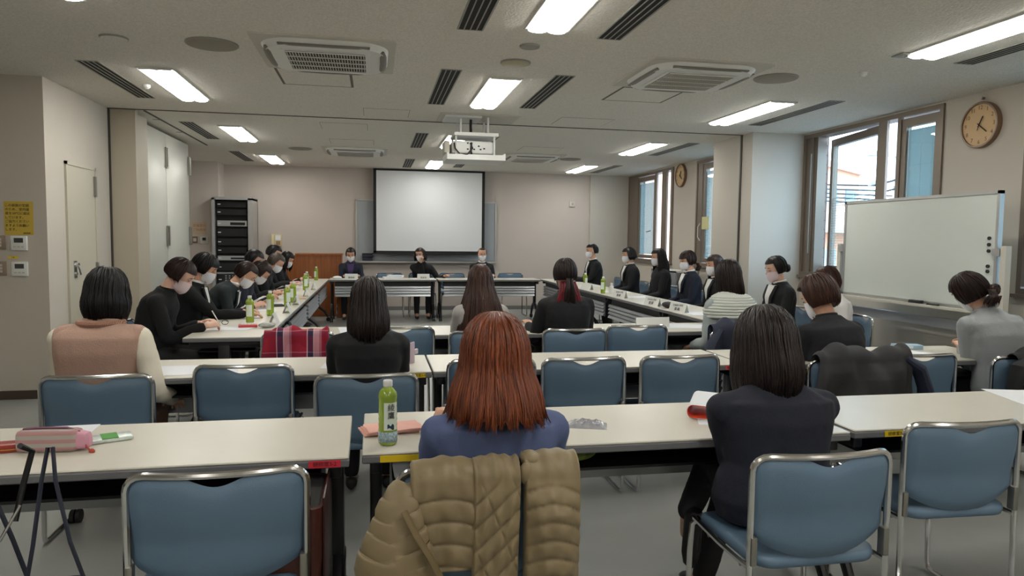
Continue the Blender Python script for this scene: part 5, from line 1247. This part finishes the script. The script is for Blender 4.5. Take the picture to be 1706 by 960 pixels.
# --- third row
P3_, i3 = person('woman in light grey sweater with very long brown hair, third row', .77, 5.15, 0, 1.235, lean=5, hp=8, cloth='sweater', cm=greyl, near=True, hm='brown', Lh=(-.12, .36, .75), Rh=(.12, .36, .75),
    style=dict(L=.42, b=.035, tip=.13, cut=122, pf=70, locks=340, vol=1.10, jag=.02, push=.05, side=.03), wide=1.0)
P4_, i4 = person('woman in black suit with a ponytail and crimson inner hair, third row', 1.43, 5.17, 0, 1.29, lean=6, hp=6, cloth='suit', cm=black, near=True, hm='soft', wide=1.06, Lh=(-.22, .34, .75), Rh=(.14, .34, .75),
    style=dict(L=0, pb=120, cut=125, pf=66, locks=120, vol=1.04, tail=.27, gz=-.045, crimson=1))
P7_, i7 = person('woman in striped grey yoke sweater with dark shoulder-length hair, third row right', 2.70, 5.02, 4, 1.295, lean=4, hp=10, hy=6, cloth='sweater', cm=CL('mist_grey_knit', (160, 168, 168), .95, .4, 120), near=True, hm='soft', wide=1.06, Lh=(-.20, .22, .60), Rh=(.16, .36, .75),
    style=dict(L=.17, b=.006, tip=-.006, cut=122, pf=72, locks=240, vol=1.03, jag=.02, push=.02, side=.03))
ym = MB(); yk = MB()
def yoke(info, mb):
    c0 = info['P3']; d3, X, fr = info['d3'], info['X'], info['fr']
    rings = []
    for v in np.linspace(0, 1, 12):
        a_ = .072+.150*min(1, v*1.25)**.85; b_ = .066+.064*min(1, v*1.6); z = .016-.085*v-.15*max(0, v-.35)**1.2
        rings.append([tuple(c0+d3*z+X*(a_*math.cos(2*PI*q/40))+fr*(b_*math.sin(2*PI*q/40))) for q in range(40)])
    return rings
yr = yoke(i7, ym)
for ring in yr[::1]:
    yk.tube(ring+[ring[0]], .0125, 8, 1.0)
yk.build('knit_yoke', CL('pale_knit', (206, 210, 202), .95, .4, 120), P7_, 180)
chair(4.05, 5.62, 75, 'blue chair of the brown-haired person in the white top', 'blue chairs of the right side')
P9_, i9 = person('brown-haired person in a white top by the mobile whiteboard, face hidden', 4.05, 5.62, 75, 1.215, lean=10, hp=18, cloth='shirt', cm=white, near=True, hm='brown', Lh=(-.08, .26, .60), Rh=(.10, .26, .60), style=dict(L=.08, b=.01, cut=118, pf=70, locks=120, vol=1.05))
# --- left column, facing the middle
lc = 'people at the left column'
def lp(k, label, dx=0, **kw):
    base = dict(lean=22, hp=38, cloth='suit', cm=black, Lh=(-.12, .42, .75), Rh=(.16, .40, .75), pose=('relax', 'write'), shirt=None, near=False, style=dict(L=0, pb=124, cut=100, pf=62, locks=40, vol=1.06))
    base.update(kw); return person(label, -1.60+dx, LY[k], -90, base.pop('top'), group=lc, **base)
lp(0, 'woman in black cardigan writing at the left column, mauve mask, short dark brown hair', top=1.25, dx=-.03, cm=bknit, cloth='sweater', mask='mask_pink', skin='skin2', hm='dkbrown', vox=.0055, lean=17, hp=34, near=True, style=dict(L=.035, b=.006, tip=-.016, cut=106, pf=66, locks=220, vol=1.07, jag=.006), pen=1, Rh=(.14, .40, .76), Lh=(-.14, .30, .75), wide=1.06)
lp(1, 'woman with a ponytail turning a page, second at the left column', top=1.27, dx=0.02, cm=bknit, lean=12, hp=26, vox=.0065, near=True, shirt=white, Rh=(.10, .50, .76), Lh=(-.12, .44, .76), pose=('relax', 'relax'), style=dict(L=0, pb=120, cut=118, pf=74, locks=90, vol=1.08, tail=.14, gz=-.01), hm='black')
lp(2, 'person in dark green suit bending over a form, third at the left column', top=1.17, dx=.06, cm=green, lean=30, hp=40, shirt=white, hm='dkbrown', vox=.0065, style=dict(L=0, pb=126, cut=98, pf=60, locks=60, vol=1.05))
lp(3, 'person with head bowed low over papers, fourth at the left column', top=1.15, dx=.07, cm=navy, lean=30, hp=46, hm='dkbrown', style=dict(L=.04, cut=110, pf=64, locks=60, vol=1.05))
lp(4, 'dark-haired person sitting more upright, fifth at the left column', top=1.26, dx=.0, cm=black, lean=14, hp=30, hm='black')
lp(5, 'grey-haired person with bowed head, sixth at the left column', top=1.20, dx=.05, cm=black, lean=26, hp=34, hm='grey')
lp(6, 'tall black-haired person, seventh at the left column', top=1.30, dx=.0, cm=black, lean=14, hp=24, hm='black')
lp(7, 'long-haired woman looking down at the far end of the left column', top=1.19, dx=.06, cm=black, lean=20, hp=26, hy=-20, hm='black', style=dict(L=.18, b=.01, cut=116, pf=68, locks=60, vol=1.05))
# --- head table
hg = 'speakers at the head table'
person('woman with tied-back hair and purple top at the left of the head table', -.41, 12.98, 180, 1.245, lean=8, hp=18, cm=navy, shirt=CL('purple_top', (70, 50, 96)), hm='black', pose=('relax', 'write'), Lh=(-.14, .38, .75), Rh=(.10, .40, .76), style=dict(L=0, pb=118, cut=115, pf=60, locks=40, vol=1.02), group=hg, pants='trousers')
person('woman in black resting her chin on her hand at the head table', .84, 12.98, 180, 1.25, lean=10, hp=4, hy=-28, hr=6, cm=bknit, cloth='sweater', hm='dkbrown', pose=('relax', 'fist'), Lh=(-.40, .34, .76), Rh=(.02, .22, 1.0), style=dict(L=.09, b=.018, tip=.012, cut=112, pf=62, locks=110, vol=1.10, jag=.016), group=hg, vox=.007)
person('balding man in dark suit at the right of the head table', 1.95, 12.98, 180, 1.265, lean=5, hp=4, cm=black, shirt=white, hm='dkbrown', male=True, Lh=(-.16, .34, .75), Rh=(.16, .34, .75), style=dict(L=0, pb=118, cut=92, pf=44, locks=30, vol=1.0), group=hg)
# --- right column, facing the middle
rg = 'people at the right column'
def rp(k, label, dx=0, **kw):
    base = dict(lean=3, hp=6, cloth='suit', cm=black, shirt=white, Lh=(-.12, .30, .62), Rh=(.12, .30, .62))
    base.update(kw); return person(label, 3.96+dx, RY[k], 90, base.pop('top'), group=rg, **base)
rp(0, 'woman in black jacket with a low hair bun and pink mask, facing left', top=1.29, hp=16, mask='mask_pink', skin='skin2', near=True, vox=.0065, style=dict(L=0, pb=120, cut=116, pf=60, locks=80, vol=1.045, bun=.036, bz=-.03), hm='black')
rp(1, 'long brown-haired woman half hidden behind the striped sweater', top=1.28, hm='dkbrown', style=dict(L=.24, b=.01, cut=112, pf=68, locks=80, vol=1.03))
rp(2, 'woman in navy suit with a fringe and tied hair', top=1.31, cm=navy, hm='dkbrown', near=True, style=dict(L=0, pb=124, cut=112, pf=80, locks=90, vol=1.06, tail=.10, gz=-.06), hp=8)
rp(3, 'woman in black with long straight black hair', top=1.33, hm='black', near=True, shirt=None, style=dict(L=.34, b=.01, tip=.02, cut=110, pf=66, locks=140, vol=1.02, push=.03))
rp(4, 'woman in black suit with a chin-length black bob', top=1.33, hm='black', style=dict(L=.06, b=.014, tip=-.01, cut=112, pf=68, locks=70, vol=1.04))
rp(5, 'young man in black suit with short black hair, far right', dx=-.22, top=1.37, male=True, hp=2, lean=6, hm='black', Lh=(-.16, .40, .75), Rh=(.14, .38, .75), style=dict(L=0, pb=118, cut=88, pf=64, locks=50, vol=1.04))
